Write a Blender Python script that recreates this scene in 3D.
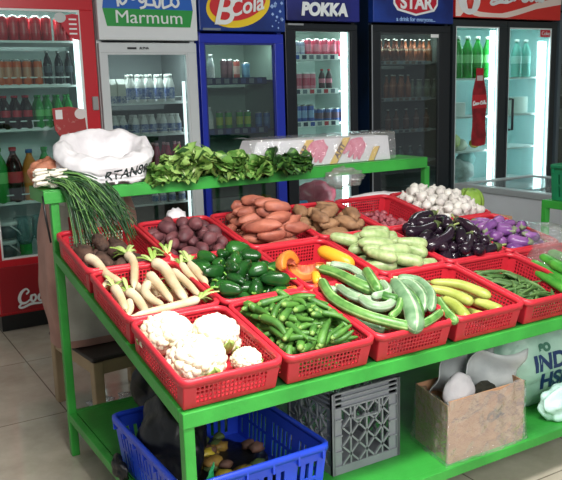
import bpy, math, random
import numpy as np
from mathutils import Vector, Matrix, Euler
from mathutils import noise as mnoise
PI=math.pi
for o in list(bpy.data.objects): bpy.data.objects.remove(o)
SC=bpy.context.scene; COL=SC.collection
# ---------------------------------------------------------------- camera
PITCH,ROLL,YAW,FPX=0.1910,-0.0290,0.5347,761.86
CAM=Vector((-0.762,-1.8471,1.52))
_f=Vector((math.sin(YAW)*math.cos(PITCH),math.cos(YAW)*math.cos(PITCH),-math.sin(PITCH)))
_r=Vector((math.cos(YAW),-math.sin(YAW),0)); _u=_r.cross(_f)
_r2=_r*math.cos(ROLL)+_u*math.sin(ROLL); _u2=_u*math.cos(ROLL)-_r*math.sin(ROLL)
cd=bpy.data.cameras.new('camera'); cd.sensor_width=36; cd.lens=36*FPX/562; cd.clip_start=.05
cam=bpy.data.objects.new('camera',cd); COL.objects.link(cam)
mw=Matrix((_r2,_u2,-_f)).transposed().to_4x4(); mw.translation=CAM; cam.matrix_world=mw; SC.camera=cam
# ---------------------------------------------------------------- light, exposure
W=bpy.data.worlds.new('world'); SC.world=W; W.use_nodes=True
W.node_tree.nodes['Background'].inputs[0].default_value=(.86,.93,1,1); W.node_tree.nodes['Background'].inputs[1].default_value=.26
def area(name,loc,target,sx,sy,power,col=(1,1,1)):
    l=bpy.data.lights.new(name,'AREA'); l.shape='RECTANGLE'; l.size=sx; l.size_y=sy; l.energy=power; l.color=col
    o=bpy.data.objects.new(name,l); COL.objects.link(o); o.location=loc
    o.rotation_euler=(Vector(target)-Vector(loc)).to_track_quat('-Z','Y').to_euler(); return o
area('doorway_daylight',(.1,-3.4,2.5),(.6,.1,.6),2.0,1.2,80,(1,.98,.95))
area('hanging_lamp_light',(.35,-.55,2.22),(.45,-.2,0),1.1,.2,46,(1,.98,.94))
area('aisle_lamp_light',(3.1,1.9,2.9),(3.1,1.9,0),1.2,.3,8,(.92,.98,1))
SC.view_settings.view_transform='Standard'; SC.view_settings.look='None'; SC.view_settings.gamma=1
SC.view_settings.use_curve_mapping=False; SC.view_settings.exposure=0.55
# ---------------------------------------------------------------- helpers
def ray(px,py): return _f+_r2*((px-281)/FPX)-_u2*((py-240)/FPX)
def onX(px,py,X): d=ray(px,py); return CAM+d*((X-CAM.x)/d.x)
def onY(px,py,Y): d=ray(px,py); return CAM+d*((Y-CAM.y)/d.y)
def onZ(px,py,Z): d=ray(px,py); return CAM+d*((Z-CAM.z)/d.z)
HF,HB,TD,TW=.6555,.9044,1.2522,2.02          # table: front height, back height, depth, width
SL=(HB-HF)/TD; TILT=math.atan(SL)
def tp(px,py,h):                              # point at height h above the sloping table top
    d=ray(px,py); z0=HF+h; t=(z0+SL*CAM.y-CAM.z)/(d.z-SL*d.y); return CAM+d*t
def lin(c):
    c=c/255; return c/12.92 if c<=.04045 else ((c+.055)/1.055)**2.4
def rgb(c): return (lin(c[0]),lin(c[1]),lin(c[2]),1)
_mats={}
def M(name,c,rough=.5,metal=0,var=0,c2=None,scale=12,bump=0,bscale=None,emit=0,stretch=None,sss=0,thr=None,trans=0):
    if name in _mats: return _mats[name]
    m=bpy.data.materials.new(name); _mats[name]=m; m.use_nodes=True; nt=m.node_tree; b=nt.nodes['Principled BSDF']
    b.inputs['Base Color'].default_value=rgb(c); b.inputs['Roughness'].default_value=rough; b.inputs['Metallic'].default_value=metal
    if c2 is None and var: c2=tuple(max(0,min(255,v*(1-var))) for v in c)
    tc=nt.nodes.new('ShaderNodeTexCoord'); src=tc.outputs['Object']
    if stretch:
        mp=nt.nodes.new('ShaderNodeMapping'); mp.inputs['Scale'].default_value=stretch; nt.links.new(src,mp.inputs[0]); src=mp.outputs[0]
    if c2 is not None:
        n=nt.nodes.new('ShaderNodeTexNoise'); n.inputs['Scale'].default_value=scale; n.inputs['Detail'].default_value=4
        nt.links.new(src,n.inputs['Vector']); r=nt.nodes.new('ShaderNodeValToRGB')
        lo,hi=thr or (.35,.65)
        r.color_ramp.elements[0].position=lo; r.color_ramp.elements[1].position=hi
        r.color_ramp.elements[0].color=rgb(c2); r.color_ramp.elements[1].color=rgb(c)
        nt.links.new(n.outputs['Fac'],r.inputs[0]); nt.links.new(r.outputs[0],b.inputs['Base Color'])
    if bump:
        n=nt.nodes.new('ShaderNodeTexNoise'); n.inputs['Scale'].default_value=bscale or scale*3; n.inputs['Detail'].default_value=5
        nt.links.new(src,n.inputs['Vector']); bp=nt.nodes.new('ShaderNodeBump'); bp.inputs['Strength'].default_value=bump; bp.inputs['Distance'].default_value=.01
        nt.links.new(n.outputs['Fac'],bp.inputs['Height']); nt.links.new(bp.outputs[0],b.inputs['Normal'])
    if emit:
        b.inputs['Emission Color'].default_value=rgb(c); b.inputs['Emission Strength'].default_value=emit
    if sss:
        b.inputs['Subsurface Weight'].default_value=sss; b.inputs['Subsurface Radius'].default_value=(.02,.02,.01)
    return m
def glassy(name,tint=(255,255,255),gloss=.08,rough=.02,opac=0,oc=(255,255,255),crumple=0):
    """thin see-through sheet: transparent + mirror by fresnel (+ some milky body)"""
    m=bpy.data.materials.new(name); m.use_nodes=True; nt=m.node_tree; nt.nodes.clear()
    out=nt.nodes.new('ShaderNodeOutputMaterial'); t=nt.nodes.new('ShaderNodeBsdfTransparent'); t.inputs[0].default_value=rgb(tint)
    g=nt.nodes.new('ShaderNodeBsdfGlossy'); g.inputs['Roughness'].default_value=rough
    mx=nt.nodes.new('ShaderNodeMixShader'); fr=nt.nodes.new('ShaderNodeLayerWeight'); fr.inputs[0].default_value=.25
    ml=nt.nodes.new('ShaderNodeMath'); ml.operation='MULTIPLY_ADD'; ml.inputs[1].default_value=.35; ml.inputs[2].default_value=gloss
    nt.links.new(fr.outputs['Fresnel'],ml.inputs[0]); nt.links.new(ml.outputs[0],mx.inputs[0])
    last=t.outputs[0]
    if opac:
        d=nt.nodes.new('ShaderNodeBsdfPrincipled'); d.inputs['Base Color'].default_value=rgb(oc); d.inputs['Roughness'].default_value=.35
        m2=nt.nodes.new('ShaderNodeMixShader'); m2.inputs[0].default_value=opac; nt.links.new(t.outputs[0],m2.inputs[1]); nt.links.new(d.outputs[0],m2.inputs[2]); last=m2.outputs[0]
    nt.links.new(last,mx.inputs[1]); nt.links.new(g.outputs[0],mx.inputs[2]); nt.links.new(mx.outputs[0],out.inputs[0])
    if crumple:
        tc=nt.nodes.new('ShaderNodeTexCoord'); n=nt.nodes.new('ShaderNodeTexNoise'); n.inputs['Scale'].default_value=22; n.inputs['Detail'].default_value=4
        nt.links.new(tc.outputs['Object'],n.inputs['Vector']); bp=nt.nodes.new('ShaderNodeBump'); bp.inputs['Strength'].default_value=crumple; bp.inputs['Distance'].default_value=.03
        nt.links.new(n.outputs['Fac'],bp.inputs['Height']); nt.links.new(bp.outputs[0],g.inputs['Normal'])
    _mats[name]=m; return m
def tag(o,label=None,cat=None,group=None,kind=None):
    if label: o['label']=label
    if cat: o['category']=cat
    if group: o['group']=group
    if kind: o['kind']=kind
    return o
class G:
    def __init__(s): s.v=[]; s.f=[]; s.m=[]; s.s=[]
    def add(s,vs,fs,mi=0,sm=False):
        b=len(s.v); s.v+= [tuple(v) for v in vs]
        for f in fs: s.f.append([i+b for i in f]); s.m.append(mi); s.s.append(sm)
    def box(s,a,b,mi=0,mat=None):
        x0,y0,z0=a; x1,y1,z1=b
        vs=[Vector(p) for p in ((x0,y0,z0),(x1,y0,z0),(x1,y1,z0),(x0,y1,z0),(x0,y0,z1),(x1,y0,z1),(x1,y1,z1),(x0,y1,z1))]
        if mat: vs=[mat@v for v in vs]
        s.add(vs,[(0,3,2,1),(4,5,6,7),(0,1,5,4),(1,2,6,5),(2,3,7,6),(3,0,4,7)],mi)
    def hexa(s,vs,mi=0): s.add(vs,[(0,3,2,1),(4,5,6,7),(0,1,5,4),(1,2,6,5),(2,3,7,6),(3,0,4,7)],mi)
    def tube(s,pts,rad,n=8,mi=0,sm=True,sq=1.0,cap=True,lobes=0,la=.0,mis=None):
        pts=[Vector(p) for p in pts]; k=len(pts)
        if not hasattr(rad,'__len__'): rad=[rad]*k
        vs=[]; up=None
        for i,p in enumerate(pts):
            d=(pts[min(i+1,k-1)]-pts[max(i-1,0)]); 
            if d.length<1e-9: d=Vector((0,0,1))
            d.normalize()
            if up is None:
                up=Vector((0,0,1)) if abs(d.z)<.9 else Vector((1,0,0))
            a=d.cross(up); 
            if a.length<1e-6: a=d.orthogonal()
            a.normalize(); b=a.cross(d).normalized(); up=b
            for j in range(n):
                t=2*PI*j/n; r=rad[i]*(1+la*math.cos(lobes*t)) if lobes else rad[i]
                vs.append(p+a*(math.cos(t)*r)+b*(math.sin(t)*r*sq))
        b0=len(s.v); s.v+=[tuple(v) for v in vs]
        for i in range(k-1):
            for j in range(n):
                s.f.append([b0+i*n+j,b0+i*n+(j+1)%n,b0+(i+1)*n+(j+1)%n,b0+(i+1)*n+j]); s.s.append(sm)
                s.m.append(mis(i/(k-1),j) if mis else mi)
        if cap:
            s.f.append([b0+j for j in range(n)][::-1]); s.m.append(mis(0,0) if mis else mi); s.s.append(sm)
            s.f.append([b0+(k-1)*n+j for j in range(n)]); s.m.append(mis(1,0) if mis else mi); s.s.append(sm)
    def lathe(s,prof,n=14,c=(0,0,0),sm=True,cap=True):     # prof: (r,z,material)
        b0=len(s.v)
        for r,z,mi in prof:
            for j in range(n):
                t=2*PI*j/n; s.v.append((c[0]+r*math.cos(t),c[1]+r*math.sin(t),c[2]+z))
        for i in range(len(prof)-1):
            for j in range(n):
                s.f.append([b0+i*n+j,b0+i*n+(j+1)%n,b0+(i+1)*n+(j+1)%n,b0+(i+1)*n+j]); s.m.append(prof[i+1][2]); s.s.append(sm)
        if cap:
            s.f.append([b0+j for j in range(n)][::-1]); s.m.append(prof[0][2]); s.s.append(False)
            k=len(prof)-1; s.f.append([b0+k*n+j for j in range(n)]); s.m.append(prof[k][2]); s.s.append(False)
    def grid(s,fn,nu,nv,mi=0,sm=True,wrap=False):
        b0=len(s.v)
        for i in range(nu+1):
            for j in range(nv if wrap else nv+1): s.v.append(tuple(fn(i/nu,j/nv)))
        w=nv if wrap else nv+1
        for i in range(nu):
            for j in range(nv):
                j2=(j+1)%nv if wrap else j+1
                s.f.append([b0+i*w+j,b0+i*w+j2,b0+(i+1)*w+j2,b0+(i+1)*w+j]); s.m.append(mi(i/nu,j/nv) if callable(mi) else mi); s.s.append(sm)
    def ico(s,c,r,sub=2,mi=0,sq=(1,1,1),namp=0,nsc=5,seed=0,sm=True):
        import bmesh
        bm=bmesh.new(); bmesh.ops.create_icosphere(bm,subdivisions=sub,radius=1)
        b0=len(s.v)
        for v in bm.verts:
            d=v.co.copy(); k=1+namp*mnoise.noise(d*nsc+Vector((seed*7.3,seed*1.7,seed)))
            s.v.append((c[0]+d.x*r*k*sq[0],c[1]+d.y*r*k*sq[1],c[2]+d.z*r*k*sq[2]))
        for f in bm.faces: s.f.append([b0+v.index for v in f.verts]); s.m.append(mi); s.s.append(sm)
        bm.free()
    def mesh(s,name,mats):
        me=bpy.data.meshes.new(name); me.from_pydata(s.v,[],s.f)
        for m in (mats if isinstance(mats,(list,tuple)) else [mats]): me.materials.append(m)
        me.polygons.foreach_set('material_index',s.m); me.polygons.foreach_set('use_smooth',s.s); me.update(); return me
    def build(s,name,mats,parent=None,loc=None,bevel=0,solid=0,sub=0,rot=None):
        o=bpy.data.objects.new(name,s.mesh(name,mats)); COL.objects.link(o)
        if parent: o.parent=parent
        if loc is not None: o.location=loc
        if rot is not None: o.rotation_euler=rot
        if solid: md=o.modifiers.new('thickness','SOLIDIFY'); md.thickness=solid; md.offset=0
        if bevel: md=o.modifiers.new('bevel','BEVEL'); md.width=bevel; md.segments=2; md.limit_method='ANGLE'
        if sub: md=o.modifiers.new('smooth','SUBSURF'); md.levels=sub; md.render_levels=sub
        return o
def empty(name,loc=(0,0,0),rot=None):
    o=bpy.data.objects.new(name,None); COL.objects.link(o); o.location=loc; o.empty_display_size=.05
    if rot is not None: o.rotation_euler=rot
    return o
def inner_light(x,y,z,w,power,col=(.92,1,.98)):  # unseen area light added to brighten the inside of a cooler
    l=bpy.data.lights.new('cooler_fill','AREA'); l.shape='RECTANGLE'; l.size=w; l.size_y=.03; l.energy=power; l.color=col
    o=bpy.data.objects.new('cooler_fill',l); COL.objects.link(o); o.location=(x,y,z); o.rotation_euler=(math.radians(28),0,0); return o
def boxo(name,a,b,mat,parent=None,bevel=0):
    g=G(); g.box(a,b); return g.build(name,mat,parent,bevel=bevel)
def kids(o): return [c for c in COL.objects if c.parent==o]
def dup(o,mat=None,label=None,group=None):
    c=o.copy(); COL.objects.link(c)
    for k in o.children:
        d=k.copy(); COL.objects.link(d); d.parent=c
        for q in k.children: e=q.copy(); COL.objects.link(e); e.parent=d
    if mat is not None: place(c,mat)
    if label: c['label']=label
    if group: c['group']=group
    return c
def place(o,m):
    l,q,s=m.decompose(); o.rotation_mode='XYZ'; o.location=l; o.rotation_euler=q.to_euler(); o.scale=s
def spline(pts,n):
    pts=[Vector(p) for p in pts]
    if len(pts)==2: return [pts[0].lerp(pts[1],i/n) for i in range(n+1)]
    P=[2*pts[0]-pts[1]]+pts+[2*pts[-1]-pts[-2]]; out=[]; k=len(pts)-1
    for i in range(n+1):
        t=i/n*k; j=min(int(t),k-1); u=t-j; a,b,c,d=P[j:j+4]
        out.append(.5*((2*b)+(c-a)*u+(2*a-5*b+4*c-d)*u*u+(3*b-a-3*c+d)*u**3))
    return out
def text(name,s,size,loc,mat,parent,rot=(PI/2,0,0),ext=.002,shear=0,ax='CENTER',bold=0,sx=1):
    cu=bpy.data.curves.new(name,'FONT'); cu.body=s; cu.size=size; cu.extrude=ext; cu.shear=shear; cu.align_x=ax; cu.align_y='CENTER'; cu.offset=bold
    t=bpy.data.objects.new('tmp',cu); COL.objects.link(t); bpy.context.view_layer.update()
    me=bpy.data.meshes.new_from_object(t.evaluated_get(bpy.context.evaluated_depsgraph_get())); COL.objects.unlink(t); bpy.data.objects.remove(t)
    o=bpy.data.objects.new(name,me); COL.objects.link(o); me.materials.clear(); me.materials.append(mat); o.parent=parent
    o.location=loc; o.rotation_euler=rot; o.scale=(sx,1,1); return o
def strokes(name,lines,w,loc,mat,parent,size=1,rot=(PI/2,0,0),ext=.0015):
    """hand-drawn lettering: flat ribbons of varying width along polylines (x,y[,width])"""
    g=G(); lay=0
    for ln in lines:
        n=max(4,(len(ln)-1)*6); pp=spline([(p[0]*size,p[1]*size,0) for p in ln],n); ws=[(p[2] if len(p)>2 else 1)*w for p in ln]
        L=[];R=[]
        for i,p in enumerate(pp):
            d=(pp[min(i+1,n)]-pp[max(i-1,0)]); d=d.normalized() if d.length>1e-9 else Vector((1,0,0)); a=Vector((-d.y,d.x,0))
            t=i/n*(len(ln)-1); j=min(int(t),len(ln)-2); ww=(ws[j]*(1-(t-j))+ws[j+1]*(t-j))*size/2
            L.append(p+a*ww); R.append(p-a*ww)
        vs=[]
        for l,r_ in zip(L,R): lay+=2e-5; e_=Vector((0,0,ext+lay)); vs+=[l+e_,r_+e_,r_,l]
        fs=[(0,1,2,3)]
        for i in range(n):
            b=i*4; c=b+4; fs+=[(b,c,c+1,b+1),(b+1,c+1,c+2,b+2),(b+2,c+2,c+3,b+3),(b+3,c+3,c,b)]
        fs.append((n*4+3,n*4+2,n*4+1,n*4)); g.add(vs,fs)
    return g.build(name,mat,parent,loc,rot=rot)
def poly(name,pts,mat,parent,loc=(0,0,0),rot=(PI/2,0,0),ext=.001):
    n=len(pts); g=G(); g.add([(x,y,ext) for x,y in pts]+[(x,y,0) for x,y in pts],[list(range(n)),list(range(2*n-1,n-1,-1))]+[(i,i+n,(i+1)%n+n,(i+1)%n) for i in range(n)])
    return g.build(name,mat,parent,loc,rot=rot)
COCA=[  # script "Coca" then "-Cola", unit height about 1
 [(.72,.78,.5),(.62,.62,1),(.80,.80,1),(.62,1.0,1.2),(.30,.80,1.8),(.12,.40,2),(.22,.05,1.8),(.55,.02,1.3),(.85,.22,.8)],
 [(.22,-.02,1),(.05,-.22,1.3),(.30,-.30,1.3),(.9,-.12,1.6),(1.6,-.14,1.2),(2.2,.0,.5)],
 [(1.15,.5,1),(.95,.45,1.5),(.92,.15,1.6),(1.08,.05,1.2),(1.25,.25,1.4),(1.2,.5,1.2),(1.12,.5,.8)],
 [(1.72,.42,1),(1.6,.52,1.3),(1.45,.35,1.7),(1.45,.12,1.5),(1.6,.04,1.2),(1.85,.22,.8)],
 [(2.2,.45,1),(2.05,.5,1.3),(1.92,.3,1.7),(1.95,.1,1.4),(2.1,.08,1),(2.25,.4,1.2)],[(2.28,.52,1.5),(2.2,.2,1.6),(2.3,.04,1.3),(2.5,.2,.7)]]
COLA=[[(x-.0,y,w) for x,y,w in l] for l in COCA]
def coca_full():
    out=[list(l) for l in COCA]; sh=2.95
    out+=[[(2.52,.36,1.3),(2.85,.36,1.3)]]
    out+=[[(x+sh,y,w) for x,y,w in COCA[0]],[(x+sh,y,w) for x,y,w in COCA[2]]]
    out+=[[(1.48+sh,.3,1),(1.75+sh,.9,1.2),(1.6+sh,1.1,1.5),(1.48+sh,.6,1.7),(1.5+sh,.1,1.5),(1.7+sh,.1,.9)]]
    out+=[[(x+sh-.15,y,w) for x,y,w in COCA[4]],[(x+sh-.15,y,w) for x,y,w in COCA[5]]]
    return out
# ---------------------------------------------------------------- colours
m_red=M('red_plastic',(198,42,56),.38,var=.1,scale=6)
m_green=M('green_paint',(56,162,62),.42,c2=(44,136,50),scale=5,bump=.12,bscale=60)
m_white=M('white_enamel',(232,236,236),.35); m_liner=M('cooler_liner',(200,212,210),.5)
m_black=M('black_trim',(18,20,22),.35); m_dark=M('dark_frame',(34,40,44),.4); m_steel=M('steel',(190,192,192),.3,metal=.9)
m_tube=M('cooler_tube',(240,250,255),.4,emit=7); m_tube_dim=M('cooler_tube_dim',(235,245,250),.4,emit=1.3)
m_glass=glassy('door_glass',(225,238,235),.045)
m_glass_grey=glassy('door_glass_grey',(215,224,222),.06)
m_clear=glassy('clear_film',(250,252,252),.17,rough=.08,opac=.10,crumple=.8)
# ---------------------------------------------------------------- structure
def floor_mat():
    m=bpy.data.materials.new('floor_tiles'); m.use_nodes=True; nt=m.node_tree; b=nt.nodes['Principled BSDF']
    geo=nt.nodes.new('ShaderNodeNewGeometry'); mp=nt.nodes.new('ShaderNodeMapping'); mp.inputs['Location'].default_value=(-.115,-.02,0)
    nt.links.new(geo.outputs['Position'],mp.inputs[0]); br=nt.nodes.new('ShaderNodeTexBrick')
    br.offset=0; br.inputs['Scale'].default_value=1; br.inputs['Brick Width'].default_value=.58; br.inputs['Row Height'].default_value=.87
    br.inputs['Mortar Size'].default_value=.0035; br.inputs['Mortar Smooth'].default_value=.1
    br.inputs['Color1'].default_value=rgb((200,192,178)); br.inputs['Color2'].default_value=rgb((194,186,172)); br.inputs['Mortar'].default_value=rgb((126,118,106))
    nt.links.new(mp.outputs[0],br.inputs[0]); n=nt.nodes.new('ShaderNodeTexNoise'); n.inputs['Scale'].default_value=3.5; n.inputs['Detail'].default_value=7; n.inputs['Roughness'].default_value=.65
    nt.links.new(geo.outputs['Position'],n.inputs['Vector']); r=nt.nodes.new('ShaderNodeValToRGB'); r.color_ramp.elements[0].position=.3; r.color_ramp.elements[1].position=.7
    r.color_ramp.elements[0].color=(.72,.70,.66,1); r.color_ramp.elements[1].color=(1.05,1.04,1.02,1); nt.links.new(n.outputs['Fac'],r.inputs[0])
    mx=nt.nodes.new('ShaderNodeMix'); mx.data_type='RGBA'; mx.blend_type='MULTIPLY'; mx.inputs[0].default_value=1
    nt.links.new(br.outputs['Color'],mx.inputs[6]); nt.links.new(r.outputs[0],mx.inputs[7]); nt.links.new(mx.outputs[2],b.inputs['Base Color'])
    b.inputs['Roughness'].default_value=.10; return m
g=G(); g.box((-2.6,-4,-.05),(7.6,4.3,0)); tag(g.build('floor',floor_mat()),kind='structure')
m_wall=M('wall_paint',(205,205,196),.8,var=.06,scale=2)
tag(boxo('wall_back',(-2.6,4.2,0),(7.6,4.3,3.1),m_wall),kind='structure')
tag(boxo('wall_right',(7.5,-1,0),(7.6,4.2,3.1),m_wall),kind='structure')
tag(boxo('ceiling',(-2.6,-3.2,3.1),(7.6,4.3,3.2),m_wall),kind='structure')
for (x,y,zz) in ((.35,-.55,2.38),(3.1,1.9,3.1)):
    t=empty('ceiling_light',(x,y,zz)); tag(t,'white fluorescent ceiling light over the %s'%('vegetable stand' if x<1 else 'aisle beside the chest freezer'),'light')
    if zz<3:
        for sx in (-.5,.5):
            g=G(); g.tube([(sx,0,0),(sx,0,3.1-zz)],.004,6); g.build('cord',m_black,t)
    boxo('fixture',(-.62,-.06,-.06),(.62,.06,0),m_white,t,bevel=.005)
    for s in (-.03,.03):
        g=G(); g.tube([(-.58,s,-.08),(.58,s,-.08)],.014,10); g.build('tube',M('lamp_tube',(255,252,245),.4,emit=4),t)
FILLS=[1.4,2.6,1.6,.8,2.8,1.6,1.2]; GASK=[(225,228,226),(205,210,212),(26,40,120),(24,28,32),(50,54,56),(215,222,222),(80,90,96)]  # power of the added fill light per cooler, and gasket colours
# ---------------------------------------------------------------- coolers
YF=3.24
def sheet(name,tx,x0,x1,z,mat,parent): return boxo(name,(x0,tx,z-.012),(x1,tx+.40,z),mat,parent)
def cooler(name,label,x0,x1,hz,top,doors,gz0,shelves,body,frame,liner,glass,header_mat=None,fw=.03,tube=None,shelf_m=None,rail=None,base=None,panel=None):
    """x0..x1 outer, hz header bottom, doors = [(glass x0,glass x1,glass top)], gz0 glass bottom"""
    t=empty(name,(0,0,0)); tag(t,label,'drinks cooler')
    Y=YF; yb=Y+.62; th=.035
    g=G(); zb=.12
    g.box((x0,Y+.04,zb),(x0+th,yb,top)); g.box((x1-th,Y+.04,zb),(x1,yb,top)); g.box((x0+th,yb-.04,zb),(x1-th,yb,top)); g.box((x0+th,Y+.04,top-.03),(x1-th,yb-.04,top)); g.box((x0+th,Y+.04,zb),(x1-th,yb-.04,gz0-.03)); g.box((x0+th,Y+.05,hz-.03),(x1-th,yb-.04,hz))
    g.build('cabinet',body,t)
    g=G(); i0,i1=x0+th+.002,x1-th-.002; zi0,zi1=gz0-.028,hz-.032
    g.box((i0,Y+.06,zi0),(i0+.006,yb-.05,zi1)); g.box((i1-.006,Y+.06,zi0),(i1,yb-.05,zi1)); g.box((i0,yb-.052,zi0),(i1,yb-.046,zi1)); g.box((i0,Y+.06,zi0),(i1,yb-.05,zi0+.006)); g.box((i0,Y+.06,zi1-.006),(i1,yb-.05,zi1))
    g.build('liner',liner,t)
    boxo('kickplate',(x0+.02,Y+.09,0),(x1-.02,yb-.02,zb),m_black,t)
    if header_mat: boxo('header',(x0,Y-.03,hz+.012),(x1,Y+.04,top),header_mat,t,bevel=.006)
    gk=GASK.pop(0); n=len(doors); w=(x1-x0)/n
    for k,(a,b,gt) in enumerate(doors):
        d0=x0+k*w+.003; d1=x0+(k+1)*w-.003; dz0=zb+.02; dz1=hz-.004
        g=G(); g.box((d0,Y,gt),(d1,Y+.038,dz1)); g.box((d0,Y,dz0),(d1,Y+.038,gz0)); g.box((d0,Y,gz0),(a,Y+.038,gt)); g.box((b,Y,gz0),(d1,Y+.038,gt))
        dr=g.build('door',frame,t,bevel=.003)
        q=boxo('pane',(a-.004,Y+.016,gz0-.004),(b+.004,Y+.022,gt+.004),glass,dr)
        i=.012; g=G(); g.box((a,Y+.006,gt-i),(b,Y+.03,gt)); g.box((a,Y+.006,gz0),(b,Y+.03,gz0+i)); g.box((a,Y+.006,gz0+i),(a+i,Y+.03,gt-i)); g.box((b-i,Y+.006,gz0+i),(b,Y+.03,gt-i))
        g.build('gasket',M('gasket_%d'%len(GASK),gk,.5),dr)
    fill_power=dict(c1=1).get('x') if 0 else FILLS.pop(0)
    if fill_power: inner_light((x0+x1)/2,Y+.09,hz-.06,(x1-x0)*.7,fill_power)
    for z in shelves:
        s=boxo('shelf',(i0+.01,Y+.075,z-.014),(i1-.01,Y+.50,z),shelf_m or m_white,t)
    return t
def guard(parent,x0,x1,z,h,mat,nposts=3,r=.005):
    g=G(); y=YF+.078
    g.tube([(x0,y,z+h),(x1,y,z+h)],r,6); g.tube([(x0,y,z+.004),(x1,y,z+.004)],r,6)
    for i in range(nposts+1):
        x=x0+(x1-x0)*i/nposts; g.tube([(x,y,z),(x,y,z+h)],r*.8,6)
    return g.build('guard_rail',mat,parent)
def price_rail(parent,x0,x1,z,h,mat,chips):
    g=G(); y=YF+.062; g.box((x0,y,z-h),(x1,y+.012,z))
    rnd=random.Random(int(z*1000)+int(x0*100)); n=int((x1-x0)/.07)
    for i in range(n):
        a=x0+.02+i*(x1-x0-.03)/n; g.box((a,y-.003,z-h*.85),(a+.04,y,z-h*.15),mi=1+rnd.randrange(len(chips)))
    return g.build('price_rail',[mat]+chips,parent)
chip_w=M('chip_white',(235,235,235)); chip_r=M('chip_red',(200,50,60)); chip_b=M('chip_blue',(40,80,170)); chip_g=M('chip_grey',(120,130,140))
# 1 red cooler
c1=cooler('drinks_cooler','tall red cooler with a glass door and white script on its lower panel, leftmost',.10,.868,2.17,2.5,[(.145,.775,2.085)],.50,[1.895,1.612,1.335,.86],M('red_enamel',(176,20,32),.3),M('red_door',(196,24,38),.3),m_liner,m_glass,M('red_header',(196,24,38),.3),tube=1)
for z,nm in ((1.612,1),(1.335,1),(.86,1)): guard(c1,.17,.70,z,.05,m_white,2)
g=G(); g.box((.735,YF+.045,.55),(.768,YF+.058,2.06)); g.build('light_tube',M('cooler_tube_soft',(240,248,250),.4,emit=2.2),c1)
boxo('lower_panel',(.112,YF-.008,.15),(.858,YF-.0005,.455),M('panel_red_shaded',(150,20,32),.3),c1,bevel=.003); strokes('script_lettering',coca_full(),.11,(.215,YF-.012,.20),m_white,c1,size=.094)  # panel's own deeper red, with shade also put into the colour
g=G(); g.lathe([(.001,0,0),(.05,0,0)],20)
poly('corner_sticker',[(-.11,.055),(-.02,.075),(.02,.07),(.02,-.09),(-.02,-.085),(-.06,-.05),(-.09,0)],M('sticker_red',(190,30,50)),c1,(.745,YF-.001,1.985)); 
poly('sticker_badge',[(math.cos(a)*.038,math.sin(a)*.032) for a in [i*PI/8 for i in range(16)]],M('sticker_grey',(190,195,195)),c1,(.645,YF-.003,2.035))
for i in range(4): boxo('sticker_text',(.70,YF-.004,1.93+i*.03),(.75,YF-.002,1.94+i*.03),chip_w,c1)
poly('door_sticker',[(-.11,.10),(.0,.11),(.10,.09),(.11,-.05),(.03,-.11),(-.06,-.10),(-.10,-.04)],M('sticker_brown_red',(165,40,42),var=.5,c2=(196,150,140),scale=18,thr=(.3,.42)),c1,(.655,YF-.001,1.36))
poly('sticker_badge',[(math.cos(a)*.04,math.sin(a)*.035) for a in [i*PI/8 for i in range(16)]],M('sticker_white',(225,215,215)),c1,(.73,YF-.003,1.42))
boxo('sticker_badge',(.565,YF-.003,1.39),(.61,YF-.001,1.45),chip_w,c1)
g=G(); g.box((.815,YF-.02,1.44),(.855,YF,1.53)); g.build('door_lock',M('lock_grey',(150,150,150),.4),c1,bevel=.004)
# 2 white cooler
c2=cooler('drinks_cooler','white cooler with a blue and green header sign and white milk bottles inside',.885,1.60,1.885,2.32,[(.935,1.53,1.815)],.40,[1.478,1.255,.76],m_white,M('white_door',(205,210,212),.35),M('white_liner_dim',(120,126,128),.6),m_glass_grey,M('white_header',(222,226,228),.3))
for z in (1.478,1.255): guard(c2,.96,1.50,z,.035,m_white,5,.003)
g=G(); g.box((1.497,YF+.045,.5),(1.518,YF+.056,1.62)); g.build('light_tube',M('tube_mid',(240,248,250),.4,emit=1.6),c2)
HX=1.245; poly('sign_panel',[(-.30,.17),(.30,.17),(.325,.0),(-.325,.0)],M('sign_blue',(28,96,190),.4),c2,(HX,YF-.031,2.10))
poly('sign_panel',[(-.325,0),(.325,0),(.30,-.115),(-.30,-.115)],M('sign_green',(38,150,66),.4),c2,(HX,YF-.031,2.10))
text('sign_lettering','Marmum',.118,(HX,YF-.034,2.043),m_white,c2,bold=.0,sx=1.15)
m_let=m_white
strokes('sign_lettering',[[(-.27,.04),(-.27,.12),(-.22,.13),(-.20,.09),(-.235,.06),(-.26,.09)],[(-.165,.15),(-.12,.17),(-.10,.13),(-.14,.10),(-.17,.13)],[(-.085,.10),(-.06,.14),(-.03,.11),(-.06,.08),(-.085,.10),(-.03,.11),(-.035,.05),(-.08,.03)],[(-.03,.065),(.0,.06),(.05,.06)],[(.05,.06),(.045,.12),(.075,.145),(.10,.11),(.09,.05),(.06,.05),(.05,.09)],[(.125,.15),(.125,.05),(.15,.045),(.21,.07)],[(.20,.06),(.21,.12),(.25,.13),(.27,.08),(.24,.05),(.20,.08)]],.020,(HX,YF-.034,2.080),m_white,c2,size=.80)
boxo('badge',(1.085,YF-.002,1.838),(1.15,YF,1.852),m_black,c2); text('badge_lettering','ALPHA',.022,(1.205,YF-.002,1.845),m_black,c2,bold=.0005)
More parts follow.
